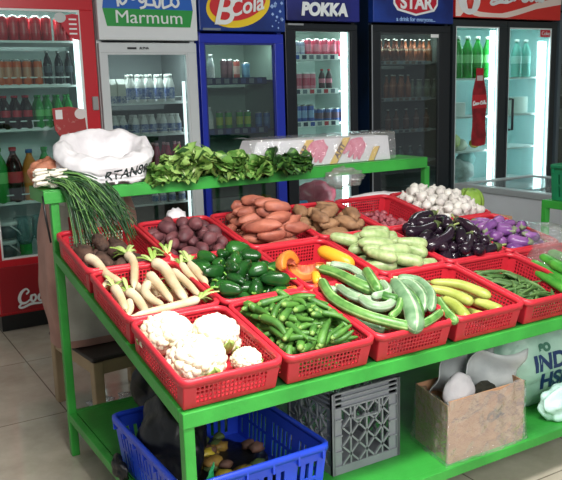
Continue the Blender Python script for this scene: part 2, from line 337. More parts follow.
# 3 blue cooler
c3=cooler('drinks_cooler','blue framed cooler with a red and yellow oval logo on its header',1.617,2.325,1.955,2.38,[(1.66,2.245,1.885)],.45,[1.62,1.25,.64],M('blue_enamel',(24,44,160),.35),M('blue_door',(28,48,172),.3),M('green_grey_liner',(150,172,160),.6),m_glass_grey,M('blue_header',(16,62,150),.35,c2=(10,40,110),scale=4),shelf_m=M('shelf_dark_blue',(30,40,80),.5))
for z in (1.62,1.25): price_rail(c3,1.68,2.20,z+.02,.05,M('rail_navy',(20,32,84)),[chip_g,M('chip_blue2',(60,80,140)),chip_g])
E1=(1.935,YF-.031,2.15)
def ell(rx,rz,n=40): return [(math.cos(i*2*PI/n)*rx,math.sin(i*2*PI/n)*rz) for i in range(n)]
def rot2(pts,a): return [(x*math.cos(a)-y*math.sin(a),x*math.sin(a)+y*math.cos(a)) for x,y in pts]
poly('logo_oval',rot2(ell(.265,.155),.2),M('logo_yellow',(240,205,30),.4),c3,E1)
poly('logo_oval',rot2([(x,y+.02) for x,y in ell(.235,.125)],.22),M('logo_red',(205,36,44),.4),c3,(E1[0],YF-.034,E1[2]))
text('logo_lettering','B',.29,(1.795,YF-.039,2.10),m_white,c3,shear=.3,bold=.003)
text('logo_lettering','Cola',.155,(1.985,YF-.040,2.14),m_white,c3,rot=(PI/2,-.22,0),shear=.3,bold=.003)
g=G(); rnd=random.Random(5)
for i in range(26):
    a=2.21+rnd.random()*.09; z=1.99+rnd.random()*.34; r=.006+rnd.random()*.012; g.add([(a-r,YF-.033,z),(a,YF-.033,z-r),(a+r,YF-.033,z),(a,YF-.033,z+r)],[(0,1,2,3)])
tag(g.build('header_bubbles',M('bubble_blue',(150,180,230)),c3),kind='stuff')
boxo('header_label',(1.64,YF-.034,1.97),(1.78,YF-.031,1.985),chip_g,c3)
# 4 black cooler
c4=cooler('drinks_cooler','black cooler with a POKKA header sign and a bright tube lighting its right side',2.337,3.02,2.04,2.45,[(2.425,2.955,1.99)],.47,[1.79,1.525,1.27,.56],m_black,M('black_door',(16,20,26),.3),M('pale_liner',(205,222,214),.5),m_glass,M('navy_header',(28,34,120),.35,c2=(20,24,86),scale=3))
for z in (1.79,1.525,1.27): price_rail(c4,2.44,2.87,z+.02,.045,chip_w,[chip_g,chip_b,chip_g,chip_r,M('chip_ink',(50,60,80))])
g=G(); g.box((2.895,YF+.045,.56),(2.942,YF+.06,1.975)); g.build('light_tube',m_tube,c4)
text('sign_lettering','POKKA',.128,(2.68,YF-.034,2.135),m_white,c4,shear=.12,bold=.007)
boxo('header_glint_strip',(2.36,YF-.012,2.02),(2.50,YF-.001,2.033),m_steel,c4)
# 5 dark cooler
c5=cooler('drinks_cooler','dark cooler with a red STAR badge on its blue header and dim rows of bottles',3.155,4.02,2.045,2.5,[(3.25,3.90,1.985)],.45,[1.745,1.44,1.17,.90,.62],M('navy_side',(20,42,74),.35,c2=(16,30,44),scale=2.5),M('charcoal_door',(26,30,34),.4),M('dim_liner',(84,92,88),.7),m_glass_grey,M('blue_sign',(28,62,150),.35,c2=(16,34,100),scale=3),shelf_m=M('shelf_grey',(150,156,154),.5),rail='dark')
boxo('door_edge_strip',(3.157,YF-.004,.14),(3.168,YF,2.035),m_steel,c5)
for z in (1.745,1.44,1.17,.90): price_rail(c5,3.27,3.85,z+.01,.03,M('rail_grey',(140,146,146)),[M('chip_brown',(110,90,80)),chip_g,M('chip_dark',(60,60,64))])
poly('logo_shield',[(-.24,.2),(.24,.2),(.24,-.02),(.2,-.07),(0,-.11),(-.2,-.07),(-.24,-.02)],m_white,c5,(3.60,YF-.031,2.225))
poly('logo_shield',[(-.222,.2),(.222,.2),(.222,-.01),(.185,-.055),(0,-.093),(-.185,-.055),(-.222,-.01)],M('logo_crimson',(190,28,52),.4),c5,(3.60,YF-.034,2.225))
text('logo_lettering','STAR',.14,(3.60,YF-.038,2.215),m_white,c5,bold=.005,sx=1.05)
text('sign_lettering','a drink for everyone...',.047,(3.60,YF-.034,2.085),M('letter_blue',(150,185,235)),c5,bold=.0008)
boxo('door_label',(3.80,YF+.004,1.945),(3.885,YF+.010,1.972),chip_w,c5)
# 6 double cooler
m_silver=M('silver_gasket',(215,222,222),.3)
c6=cooler('drinks_cooler','wide double-door cooler with a red and white header and a cola bottle sticker',4.045,5.385,2.105,2.55,[(4.085,4.615,2.045),(4.745,5.315,2.045)],.45,[1.60,1.255,.94,.62],M('grey_black_body',(38,44,48),.4),M('grey_black_door',(36,44,48),.4),M('aqua_liner',(176,214,214),.5),m_glass,M('red_sign',(222,52,46),.35))
for a in (4.555,5.19): 
    g=G(); w=.05 if a<5 else .10; g.box((a,YF+.045,.5),(a+w,YF+.06,2.02 if a<5 else 1.93)); g.build('light_tube',m_tube,c6)
hw=1.34
def wave(lo,hi,n=24): return [(x,lo(x)) for x in [i/n*hw for i in range(n+1)]]+[(x,hi(x)) for x in [hw-i/n*hw for i in range(n+1)]]
fw_=lambda x: .05+.09*max(0,(x-.55)/.8)**1.0*1.3-.035*math.sin(min(1,x/1.0)*PI)+.09*max(0,1-x/.3)**1.5
poly('header_wave',wave(lambda x:max(.0,fw_(x)-.03) if x>.1 else 0.0,lambda x:min(.3,fw_(x)+.02+.05*max(0,(x-.9)))),M('white_wave',(245,225,215),.4),c6,(4.045,YF-.031,2.125))
poly('header_badge',ell(.13,.13),m_white,c6,(4.20,YF-.036,2.27)); g=G(); g.lathe([(.02,0,0),(.035,.06,0),(.028,.1,0),(.03,.15,0)],12,(4.20,YF-.04,2.19)); g.build('badge_glass',M('badge_red',(214,60,50)),c6)
strokes('script_lettering',coca_full(),.16,(4.45,YF-.036,2.275),m_white,c6,size=.13)
boxo('door_label',(5.16,YF+.003,1.965),(5.29,YF+.009,2.03),M('label_red',(205,50,60)),c6); text('label_lettering','Coke',.05,(5.225,YF+.001,1.997),m_white,c6)
# cola bottle sticker on the left door (flat print on glass)
bs=[(.02,.62),(.045,.62),(.045,.56),(.06,.50),(.085,.42),(.092,.30),(.082,.2),(.082,.1),(.095,.02),(.085,-.06),(.03,-.07)]
bs=[(x,y) for x,y in bs]; full=[(x,y) for x,y in bs]+[(-x,y) for x,y in bs[::-1]]
poly('bottle_sticker',full,M('cola_print',(168,30,40),c2=(110,14,24),scale=9),c6,(4.375,YF-.002,1.06))
poly('sticker_cap',[(-.045,0),(.045,0),(.045,.06),(-.045,.06)],M('cap_print',(175,30,45)),c6,(4.375,YF-.003,1.625)); poly('sticker_neck',[(-.036,0),(.036,0),(.036,.045),(-.036,.045)],M('neck_print',(205,190,190)),c6,(4.375,YF-.004,1.575))
poly('sticker_label',[(-.092,0),(.092,0),(.088,.12),(-.088,.12)],M('label_print',(190,34,44)),c6,(4.375,YF-.004,1.33)); strokes('script_lettering',coca_full(),.16,(4.292,YF-.007,1.365),m_white,c6,size=.030)
g=G(); g.tube([(4.765,YF-.0,1.12),(4.765,YF-.04,1.12),(4.765,YF-.04,1.40),(4.765,YF-.0,1.40)],.011,8); g.build('door_handle',m_dark,c6)
g=G(); g.box((4.72,YF-.004,1.10),(4.74,YF,1.42)); g.build('handle_plate',m_dark,c6)
# 7 partly seen cooler at the right edge
c7=cooler('drinks_cooler','grey-blue cooler at the right edge with printed boxes behind its glass',5.42,6.15,2.2,2.5,[(5.46,6.07,2.1)],.45,[1.75,1.42,1.1],M('slate_body',(90,104,112),.4),M('slate_door',(86,100,108),.4),M('slate_liner',(90,104,106),.6),m_glass_grey,M('slate_header',(120,134,140),.4),rail='dark')
# ---- contents
def bottle(name,r,h,body,label,cap,kind='soda'):
    g=G()
    if kind=='soda': prof=[(r*.85,0,0),(r,.03*h,0),(r*.93,.28*h,0),(r*.97,.36*h,0),(r*.97,.56*h,1),(r,.62*h,0),(r*.75,.76*h,0),(r*.36,.88*h,0),(r*.36,.93*h,0),(r*.44,.93*h,2),(r*.44,h,2)]
    elif kind=='milk': prof=[(r*.9,0,0),(r,.04*h,0),(r,.12*h,0),(r,.52*h,1),(r,.58*h,0),(r*.8,.7*h,0),(r*.52,.86*h,0),(r*.5,.88*h,0),(r*.56,.88*h,2),(r*.5,h,2)]
    elif kind=='can': prof=[(r*.85,0,2),(r,.05*h,0),(r,.3*h,0),(r,.7*h,1),(r,.92*h,0),(r*.86,.97*h,2),(r*.8,h,2)]
    elif kind=='carton': 
        g.box((-r,-r,0),(r,r,h*.3),1); g.box((-r,-r,h*.3),(r,r,h*.78),0); g.hexa([(-r,-r,h*.78),(r,-r,h*.78),(r,r,h*.78),(-r,r,h*.78),(-r,-r*.15,h),(r,-r*.15,h),(r,r*.15,h),(-r,r*.15,h)],2); prof=None
    elif kind=='glass': prof=[(r,0,0),(r,.5*h,0),(r*.95,.58*h,1),(r*.5,.72*h,0),(r*.36,.95*h,0),(r*.42,.95*h,2),(r*.42,h,2)]
    if prof: g.lathe(prof,14)
    return g.build(name,[body,label,cap])
def row(proto,pts,shelfz,label,group,cat,depth=.10,rows=1,dy=.075,jit=0):
    """copies of proto standing on a shelf; pts = list of picture columns measured on that shelf plane"""
    rnd=random.Random(len(label)); first=True
    for k in range(rows):
        for px,py in pts:
            p=onY(px,py,YF+depth); x=p.x if k==0 else p.x
            o=proto if first else proto.copy()
            if not first: COL.objects.link(o)
            first=False; o.location=(x,YF+depth+k*dy,shelfz+.0005); o.rotation_euler=(0,0,rnd.random()*6); tag(o,label,cat,group)
            if k>0: o['label']=label
c_red=M('can_red',(190,24,42),.3); c_redl=M('can_red_light',(205,60,70),.3); c_sil=M('can_silver',(205,205,205),.25,metal=.7); c_or=M('can_orange',(214,92,40),.35); c_orl=M('can_orange_pale',(200,140,110),.35)
c_cola=M('cola_dark',(34,14,14),.15); c_rl=M('cola_label',(190,30,50),.4); c_gb=M('green_bottle',(20,150,62),.15); c_gl=M('green_label',(120,210,120),.4); c_blk=M('bottle_black',(30,36,42),.2)
row(bottle('soda_can',.032,.155,c_red,c_redl,c_sil,'can'),[(3,38),(14,38),(24,38),(36,38),(47,38),(62,38),(69,38)],1.895,'red soda can on the top shelf of the red cooler','red cans on the top shelf','soda can',rows=2)
row(bottle('soda_can',.029,.165,c_or,c_orl,c_sil,'can'),[(1,83),(9,83),(18,83),(28,83),(39,83)],1.612,'orange soda can on the second shelf of the red cooler','orange cans on the second shelf','soda can',rows=2)
row(bottle('soda_bottle',.028,.22,c_blk,M('black_label',(70,80,88)),c_sil),[(49,83),(60,83),(70,84)],1.612,'black soda bottle on the second shelf of the red cooler','black bottles on the second shelf','bottle')
row(bottle('cola_bottle',.032,.215,c_cola,c_rl,c_rl),[(7,127),(18,127),(29,127)],1.335,'cola bottle with a red label on the third shelf of the red cooler','cola bottles on the third shelf','bottle',rows=2)
row(bottle('soda_bottle',.031,.215,c_gb,c_gl,c_gb),[(41,127),(50,127),(60,127),(70,127)],1.335,'green soda bottle on the third shelf of the red cooler','green bottles on the third shelf','bottle',rows=2)
def single(o,px,py,z,label,cat,depth=.12):
    p=onY(px,py,YF+depth); o.location=(p.x,YF+depth,z+.0005); return tag(o,label,cat)
single(bottle('soda_bottle',.055,.36,c_gb,c_gl,c_gb),2,200,.86,'large green soda bottle at the left end of the fourth shelf of the red cooler','bottle')
single(bottle('cola_bottle',.055,.36,c_cola,M('round_red_label',(200,60,70)),c_rl),17,200,.86,'large dark cola bottle with a red label beside the orange juice','bottle')
single(bottle('juice_bottle',.052,.34,M('orange_juice',(226,138,60),.3),M('orange_label',(220,150,90)),M('cap_blue',(60,110,170))),33,200,.86,'large bottle of orange juice with a blue cap','bottle')
single(bottle('soda_bottle',.05,.35,c_gb,c_gl,c_gb),48,198,.86,'large green soda bottle behind the spring onion bulbs','bottle')
# tubs and jugs on the cooler floor
m_tub=glassy('tub_clear',(190,215,215),.12,opac=.25,oc=(150,190,195)); m_gj=M('green_jelly',(60,190,90),.25)
for k,(px,py,z) in enumerate(((7,243,.50),(7,219,.625))):
    g=G(); g.lathe([(.055,0,0),(.065,.085,0)],18); t=g.build('storage_tub',M('tub_grey',(96,112,118),.3)); g=G(); g.lathe([(.07,0,0),(.07,.02,0),(.06,.026,0)],18,(0,0,.085)); g.build('lid',m_white,t)
    g=G(); g.tube([(.0,-.07,.09),(.05,-.075,.05),(.07,-.06,.02)],.005,6); g.build('handle',m_white,t)
    p=onY(px,py,YF+.13); t.location=(p.x,YF+.14,z); tag(t,'white-lidded storage tub, %s of the two at the bottom of the red cooler'%('lower','upper')[k],'tub')
for k,px in enumerate((27,45)):
    z=.50; g=G(); g.lathe([(.04,0,1),(.04,.07,1),(.042,.072,0),(.062,.13,0),(.068,.24,0),(.066,.25,0)],20,cap=False); g.lathe([(.001,.001,1),(.04,.001,1)],20,cap=False); g.lathe([(.042,.076,1),(.001,.076,1)],16,cap=False)
    t=g.build('glass_jug',[m_tub,m_gj]); g=G(); g.tube([(.06,0,.22),(.095,0,.2),(.095,0,.12),(.06,0,.1)],.006,8); g.build('handle',m_tub,t)
    p=onY(px,250,YF+.12); t.location=(p.x,YF+.14+.0*k,z); tag(t,'clear jug with green drink in its base, %s'%('left of the pair' if k==0 else 'right of the pair beside the stand leg'),'jug')
# white cooler
m_milk=M('milk_white',(232,232,230),.35); m_mb=M('milk_blue',(60,90,160),.4,c2=(180,190,215),scale=60)
row(bottle('milk_carton',.029,.165,M('carton_cream',(215,215,205),.5),M('carton_blue',(90,110,160),c2=(210,210,215),scale=60),M('carton_top',(220,220,215)),'carton'),[(112,102),(121,102)],1.478,'cream milk carton on the upper shelf of the white cooler','milk cartons','carton',rows=2)
for o in COL.objects:
    if o.name.startswith('milk_carton'): o.rotation_euler=(0,0,.1)
row(bottle('milk_bottle',.030,.195,m_milk,m_mb,m_milk,'milk'),[(132,102),(142,102),(151,102),(161,102),(171,102)],1.478,'white milk bottle with a blue label on the upper shelf of the white cooler','milk bottles on the upper shelf','bottle',rows=2)
row(bottle('milk_bottle',.029,.14,m_milk,m_mb,m_milk,'milk'),[(116,134),(124,134),(136,134),(145,134),(153,134),(164,134),(172,134),(178,134)],1.255,'small white milk bottle on the middle shelf of the white cooler','milk bottles on the middle shelf','bottle',rows=2)
c2s=boxo('shelf',(.93,YF+.075,1.005),(1.55,YF+.5,1.02),m_white,c2)
row(bottle('drink_bottle',.025,.17,M('pink_drink',(190,60,90),.3),M('pink_label',(170,40,70)),M('pink_cap',(225,170,180)),'milk'),[(150,168),(158,168),(169,168),(180,168)],1.0205,'pink milk drink bottle on the lower shelf of the white cooler','pink drink bottles','bottle',rows=2)
row(bottle('milk_bottle',.026,.10,m_milk,m_mb,m_milk,'milk'),[(155,196),(163,196),(172,196),(182,196)],.7605,'short milk bottle at the foot of the white cooler','milk bottles at the foot','bottle')
# blue cooler
single(bottle('drink_bottle',.03,.19,M('pale_drink',(215,225,225),.3),m_milk,m_milk,'milk'),211,79,1.62,'white drink bottle at the left end of the upper shelf of the blue cooler','bottle')
single(bottle('soda_can',.024,.15,M('can_salmon',(190,90,80)),M('can_pale',(215,180,170)),c_sil,'can'),237,79,1.62,'red and white slim can in the blue cooler','soda can')
single(bottle('soda_can',.030,.13,M('can_sky',(90,150,190)),M('can_sky2',(120,175,205)),c_sil,'can'),246,79,1.62,'sky blue can in the blue cooler','soda can')
row(bottle('soda_can',.024,.16,M('can_maroon',(70,40,50)),M('can_maroon2',(90,60,66)),c_sil,'can'),[(224,79),(230,79)],1.62,'dark maroon can on the upper shelf of the blue cooler','maroon cans','soda can',depth=.2)
single(bottle('drink_bottle',.03,.18,M('pale_drink',(200,210,210)),m_milk,m_milk,'milk'),210,131,1.25,'white drink bottle at the left end of the lower shelf of the blue cooler','bottle')
row(bottle('soda_can',.027,.145,M('can_green',(60,150,60)),M('can_lime',(170,190,60)),c_sil,'can'),[(220,131),(229,131),(240,131),(248,131)],1.25,'green and yellow can on the lower shelf of the blue cooler','green cans','soda can')
row(bottle('soda_can',.028,.13,M('can_blue',(50,90,150)),M('can_blue2',(80,120,170)),c_sil,'can'),[(259,131),(267,131)],1.25,'blue can at the right end of the lower shelf of the blue cooler','blue cans in the blue cooler','soda can')
boxo('shelf',(1.66,YF+.075,.86),(2.28,YF+.5,.875),M('shelf_dark_blue',(30,40,80)),c3)
row(bottle('drink_bottle',.027,.14,m_milk,M('grey_label',(140,150,150)),m_milk,'milk'),[(211,168),(221,168)],.8755,'white capped drink bottle low in the blue cooler','low white bottles','bottle')
single(bottle('drink_bottle',.03,.16,m_milk,M('grey_label',(140,150,150)),chip_r,'milk'),229,168,.875,'red-capped white bottle low in the blue cooler','bottle')
g=G(); g.box((-.16,-.05,0),(.16,.05,.10)); t=g.build('produce_tray',M('tray_grey',(150,150,150),.5),bevel=.01); t.location=(1.86,YF+.16,.641); tag(t,'grey tray at the bottom of the blue cooler','tray')
g=G(); g.box((-.11,-.05,0),(.11,.05,.085)); t=g.build('snack_box',M('box_yellow',(200,150,30),.5),bevel=.01); t.location=(2.13,YF+.16,.641); tag(t,'yellow box at the bottom of the blue cooler','box')
# black cooler
m_pk=M('can_pink',(205,70,100),.3); m_pkl=M('can_pink_pale',(225,130,150),.3)
row(bottle('soda_can',.027,.14,m_pk,m_pkl,c_sil,'can'),[(308,52),(316,52),(325,52),(333,52),(341,52)],1.7905,'pink can on the top shelf of the black cooler','pink cans','soda can',depth=.11,rows=2)
row(bottle('soda_can',.022,.12,M('can_lilac',(160,160,190)),M('can_lilac2',(190,190,205)),c_sil,'can'),[(297,52),(302,52)],1.7905,'silver can at the left end of the top shelf of the black cooler','silver cans','soda can',depth=.11)
row(bottle('drink_carton',.031,.145,m_pkl,m_pk,m_milk,'can'),[(298,87),(306,87),(312,87)],1.5255,'pink carton on the second shelf of the black cooler','pink cartons','carton',depth=.11,rows=2)
row(bottle('drink_bottle',.028,.17,M('choco',(70,40,45),.3),m_pkl,chip_r),[(322,87),(329,87)],1.5255,'dark bottle with a red cap in the black cooler','dark bottles in the black cooler','bottle',depth=.11)
row(bottle('soda_can',.026,.15,M('can_navy',(50,80,170),.3),M('can_lb',(140,170,215),.3),c_sil,'can'),[(298,120),(304,120),(311,120)],1.2705,'tall blue and silver can in the black cooler','tall blue cans','soda can',depth=.11,rows=2)
row(bottle('soda_can',.027,.115,M('can_navy2',(60,90,160),.3),M('can_brown',(110,80,100),.3),c_sil,'can'),[(320,120),(328,120),(336,120),(343,120)],1.2705,'short blue can in the black cooler','short blue cans','soda can',depth=.11,rows=2)
boxo('shelf',(2.40,YF+.075,.945),(2.94,YF+.5,.96),m_white,c4)
row(bottle('soda_can',.024,.14,M('can_navy',(50,80,170)),M('can_lb',(140,170,215)),c_sil,'can'),[(318,150),(325,150)],.9605,'blue can behind the white carton in the black cooler','low blue cans','soda can',depth=.11)
g=G(); g.ico((0,0,.10),.19,3,sq=(1,.5,.62),namp=.25,nsc=3); t=g.build('frozen_bag',M('pink_bag',(214,90,110),.3,c2=(180,50,80),scale=10,bump=.4)); t.location=(2.70,YF+.18,.575); tag(t,'bag of pink frozen food at the bottom of the black cooler','bag')
g=G(); g.box((-.09,-.06,0),(.09,.06,.09)); t=g.build('storage_tub',M('tub_blue',(60,150,215),.4),bevel=.012); t.location=(2.49,YF+.16,.561); tag(t,'bright blue tub at the bottom left of the black cooler','tub')
# dark cooler bottles
def db(h,c,l): return bottle('sauce_bottle',.027,h,c,l,M('cap_pale',(190,190,180),.4),'glass')
br=M('amber_glass',(96,52,36),.25); og=M('orange_drink',(150,86,56),.35); pl=M('pale_glass',(120,126,110),.3)
row(db(.19,br,M('lab1',(150,130,110))),[(386,57),(394,57),(402,57)],1.746,'amber bottle on the top shelf of the dark cooler','amber bottles on the top shelf of the dark cooler','bottle',rows=2)
row(db(.19,og,M('lab1',(150,130,110))),[(411,57),(420,57),(429,57)],1.746,'brownish-orange bottle on the top shelf of the dark cooler','orange bottles on the top shelf of the dark cooler','bottle',rows=2)
row(db(.2,og,M('lab2',(170,110,80))),[(392,94),(400,94),(408,94)],1.441,'orange bottle on the second shelf of the dark cooler','orange bottles on the second shelf of the dark cooler','bottle',rows=2)
row(db(.16,pl,M('lab3',(130,140,130))),[(418,94),(426,94),(434,94)],1.441,'pale glass bottle on the second shelf of the dark cooler','pale bottles on the second shelf of the dark cooler','bottle',rows=2)
row(db(.18,br,M('lab4',(120,90,80))),[(388,127),(396,127),(406,127),(416,127),(426,127)],1.171,'brown bottle on the third shelf of the dark cooler','brown bottles on the third shelf of the dark cooler','bottle')
row(db(.13,M('dim_glass',(60,80,80)),M('lab5',(90,100,100))),[(386,156),(393,156),(400,156),(410,156),(420,156)],.9005,'clear bottle behind the green rear shelf in the dark cooler','low bottles of the dark cooler','bottle')
# double cooler: green bottles, trays, bags
gb=M('sprite_green',(40,175,70),.2,c2=(24,140,52),scale=14)
row(bottle('soda_bottle',.050,.37,gb,M('sprite_label',(150,220,150)),M('cap_white',(235,240,238))),[(457,77),(467,77),(477,77),(487,77)],1.601,'big green soda bottle on the top shelf behind the left door','big green bottles behind the left door','bottle',depth=.14,rows=2,dy=.12)
row(bottle('soda_bottle',.05,.35,M('teal_glass',(110,190,180),.15),M('teal_label',(170,220,215)),M('cap_white',(235,240,238))),[(516,77),(525,77)],1.601,'pale teal bottle on the top shelf behind the right door','teal bottles behind the right door','bottle',depth=.16)
for k,(x0,x1,z,h,c,l) in enumerate(((4.15,4.33,1.256,.13,(235,240,238),'white tray on the second shelf behind the cola sticker door'),(4.80,5.15,1.256,.16,(205,222,215),'pale carton of cups on the second shelf behind the right door'))):
    g=G(); g.box((0,0,0),(x1-x0,.2,h)); t=g.build('food_tray',M('traymat%d'%k,c,.5),bevel=.008); t.location=(x0,YF+.12,z); tag(t,l,'tray')
for k,(x,z,s,c,l) in enumerate(((4.20,1.03,.12,(190,205,90),'yellow-green bag of produce on the third shelf of the double cooler'),(4.34,.99,.08,(215,220,200),'pale bag beside the yellow-green produce in the double cooler'),(4.53,1.0,.06,(220,180,70),'small orange jar-shaped bag right of the cola bottle sticker'),(4.30,.745,.20,(205,215,215),'large white sack low in the double cooler behind the freezer'),(4.42,.86,.10,(140,190,190),'teal plastic bag lying on the white sack in the double cooler'))):
    g=G(); g.ico((0,0,0),s,3,sq=(1,.6,.75 if s<.13 else .6),namp=.25,nsc=3.5,seed=k+1); t=g.build('produce_bag',M('bagm%d'%k,c,.4,var=.2,scale=14,bump=.3)); t.location=(x,YF+.20,z); tag(t,l,'bag')
for k in range(3):
    g=G(); g.box((0,0,0),(.2,.16,.18)); g.box((.02,-.002,.04),(.1,0,.12),1); t=g.build('boxed_drink',[M('box_pale%d'%k,(170,172,172)),M('box_mark%d'%k,((150,60,60),(90,100,110),(40,70,140))[k])]); t.location=(5.50,YF+.12,(1.751,1.421,1.101)[k]); tag(t,'printed box on the %s shelf of the cooler at the right edge'%('top','middle','bottom')[k],'box')
# ---------------------------------------------------------------- chest freezer
FX0,FX1,FY0,FY1,FZ=3.69,4.60,1.55,2.80,.745
fz=empty('chest_freezer'); tag(fz,'white chest freezer with a grey rim behind the purple eggplants','freezer')
boxo('body',(FX0,FY0,.05),(FX1,FY1,FZ-.05),M('freezer_white',(212,216,222),.4,var=.04,scale=3),fz,bevel=.02)
g=G(); g.box((FX0-.012,FY0-.012,FZ-.05),(FX0+.07,FY1+.012,FZ)); g.box((FX1-.07,FY0-.012,FZ-.05),(FX1+.012,FY1+.012,FZ)); g.box((FX0+.07,FY0-.012,FZ-.05),(FX1-.07,FY0+.06,FZ)); g.box((FX0+.07,FY1-.06,FZ-.05),(FX1-.07,FY1+.012,FZ))
g.build('rim',M('freezer_grey',(160,166,168),.4),fz,bevel=.006)
for k in range(2):
    boxo('sliding_lid',(FX0+.075,FY0+.065+k*.55,FZ-.03+k*.012),(FX1-.075,FY0+.68+k*.50,FZ-.02+k*.012),glassy('lid_glass%d'%k,(210,220,222),.25,opac=.25,oc=(210,216,218)),fz)
for x,y in ((FX0+.08,FY0+.08),(FX1-.08,FY0+.08),(FX0+.08,FY1-.08),(FX1-.08,FY1-.08)):
    g=G(); g.lathe([(.025,0,0),(.025,.055,0)],12,(x,y,0)); g.build('foot',m_black,fz)
# ---------------------------------------------------------------- vegetable stand
def TZ(y): return HF+SL*y
st=empty('vegetable_stand'); tag(st,'green metal vegetable stand with a sloping top, lower shelf and raised rear shelf','market stand')
R_=.034; TE=1.294
for x,y,z in ((0,0,HF-.002),(TW-R_,0,HF-.002),(0,TE-R_,1.11),(TW-R_,TE-R_,1.11)):
    boxo('leg',(x,y,0),(x+R_,y+R_,z),m_green,st,bevel=.003)
boxo('front_rail',(-.002,-.004,HF-.047),(TW+.002,.030,HF),m_green,st,bevel=.003)
boxo('back_rail',(R_,TE-.03,HB-.047),(TW-R_,TE,HB-.004),m_green,st,bevel=.003)
for x in (-.002,TW-.03):
    g=G(); a=x; b=x+.032; y0,y1=.03,TE-R_
    g.hexa([(a,y0,TZ(y0)-.045),(b,y0,TZ(y0)-.045),(b,y1,TZ(y1)-.045),(a,y1,TZ(y1)-.045),(a,y0,TZ(y0)),(b,y0,TZ(y0)),(b,y1,TZ(y1)),(a,y1,TZ(y1))]); g.build('side_rail',m_green,st,bevel=.003)
g=G(); a,b,y0,y1=.03,TW-.03,.03,TE-.03
g.hexa([(a,y0,TZ(y0)-.016),(b,y0,TZ(y0)-.016),(b,y1,TZ(y1)-.016),(a,y1,TZ(y1)-.016),(a,y0,TZ(y0)-.008),(b,y0,TZ(y0)-.008),(b,y1,TZ(y1)-.008),(a,y1,TZ(y1)-.008)]); g.build('tabletop',M('tabletop_green',(30,90,38),.6,var=.2),st)
LS=.196
g=G(); g.box((R_,.03,LS-.012),(TW-R_,TE-.03,LS)); g.build('lower_shelf',m_green,st)
g=G(); g.box((R_,0,LS-.035),(TW-R_,.03,LS+.002)); g.box((R_,TE-.03,LS-.035),(TW-R_,TE,LS+.002)); g.box((0,R_,LS-.035),(.03,TE-R_,LS+.002)); g.box((TW-.03,R_,LS-.035),(TW,TE-R_,LS+.002)); g.build('shelf_frame',m_green,st,bevel=.003)
SH=1.1615
g=G(); g.box((-.03,TE-.05,SH-.006),(TW-.03,TE+.19,SH)); g.box((-.03,TE-.05,SH-.055),(TW-.03,TE-.04,SH-.006)); g.box((-.03,TE+.18,SH-.055),(TW-.03,TE+.19,SH-.006)); g.box((-.03,TE-.04,SH-.055),(-.02,TE+.18,SH-.006)); g.box((TW-.04,TE-.04,SH-.055),(TW-.03,TE+.18,SH-.006)); g.build('rear_shelf',m_green,st,bevel=.002)
g=G()
for x in (.3,.95,1.6): g.hexa([(x,TE-.01,HB+.0),(x+.02,TE-.01,HB+.0),(x+.02,TD+.01,HB+.0),(x,TD+.01,HB+.0),(x,TE-.01,SH-.056),(x+.02,TE-.01,SH-.056),(x+.02,TD+.01,SH-.056),(x,TD+.01,SH-.056)])
# ---------------------------------------------------------------- red baskets
CW=.3353; RH=.096
def basket_mesh(w,d,h,ins,nx,ny,nz):
    """tapering tray with pierced walls; base centred at the origin"""
    g=G(); bw,bd=w/2-ins,d/2-ins; tw,td=w/2-.012,d/2-.012
    cb=[(-bw,-bd),(bw,-bd),(bw,bd),(-bw,bd)]; ct=[(-tw,-td),(tw,-td),(tw,td),(-tw,td)]
    for s in range(4):
        a,b=cb[s],cb[(s+1)%4]; c,e=ct[s],ct[(s+1)%4]; n=nx if s%2==0 else ny
        def pt(u,v): 
            z=v*h; x0=a[0]+(c[0]-a[0])*v; y0=a[1]+(c[1]-a[1])*v; x1=b[0]+(e[0]-b[0])*v; y1=b[1]+(e[1]-b[1])*v
            return (x0+(x1-x0)*u,y0+(y1-y0)*u,z)
        m=.12*.335/(w if s%2==0 else d); vlo,vhi=.12,.84
        us=[m+(1-2*m)*i/n for i in range(n+1)]; vs=[vlo+(vhi-vlo)*i/nz for i in range(nz+1)]
        def q(u0,u1,v0,v1): g.add([pt(u0,v0),pt(u1,v0),pt(u1,v1),pt(u0,v1)],[(0,1,2,3)])
        q(0,1,0,vlo); q(0,1,vhi,1); q(0,m,vlo,vhi); q(1-m,1,vlo,vhi)
        du=(us[1]-us[0])*.17; dv=(vs[1]-vs[0])*.15; mid=n//2
        for i in range(n):
            for j in range(nz):
                u0,u1,v0,v1=us[i],us[i+1],vs[j],vs[j+1]; A=[pt(u0,v0),pt(u1,v0),pt(u1,v1),pt(u0,v1)]
                B=[pt(u0+du,v0+dv),pt(u1-du,v0+dv),pt(u1-du,v1-dv),pt(u0+du,v1-dv)]
                g.add(A+B,[(0,1,5,4),(1,2,6,5),(2,3,7,6),(3,0,4,7)])
    g.add([(x,y,0) for x,y in cb],[(0,3,2,1)])
    return g
def rim_mesh(w,d,h):
    g=G()
    def loop(rw,rd,z,rc=.03):
        out=[]
        for cx,cy,a0 in ((rw-rc,rd-rc,0),(-rw+rc,rd-rc,90),(-rw+rc,-rd+rc,180),(rw-rc,-rd+rc,270)):
            for k in range(5): a=math.radians(a0+k*22.5); out.append((cx+rc*math.cos(a),cy+rc*math.sin(a),z))
        return out
    L=[loop(w/2-.014,d/2-.014,h-.012),loop(w/2-.012,d/2-.012,h+.001),loop(w/2-.007,d/2-.007,h+.004),loop(w/2-.001,d/2-.001,h),loop(w/2-.001,d/2-.001,h-.018)]
    n=20; vs=sum(L,[]); fs=[]
    for i in range(4):
        for j in range(n): fs.append((i*n+j,i*n+(j+1)%n,(i+1)*n+(j+1)%n,(i+1)*n+j))
    g.add(vs,fs,0,True); return g
BW,BD=.333,.398
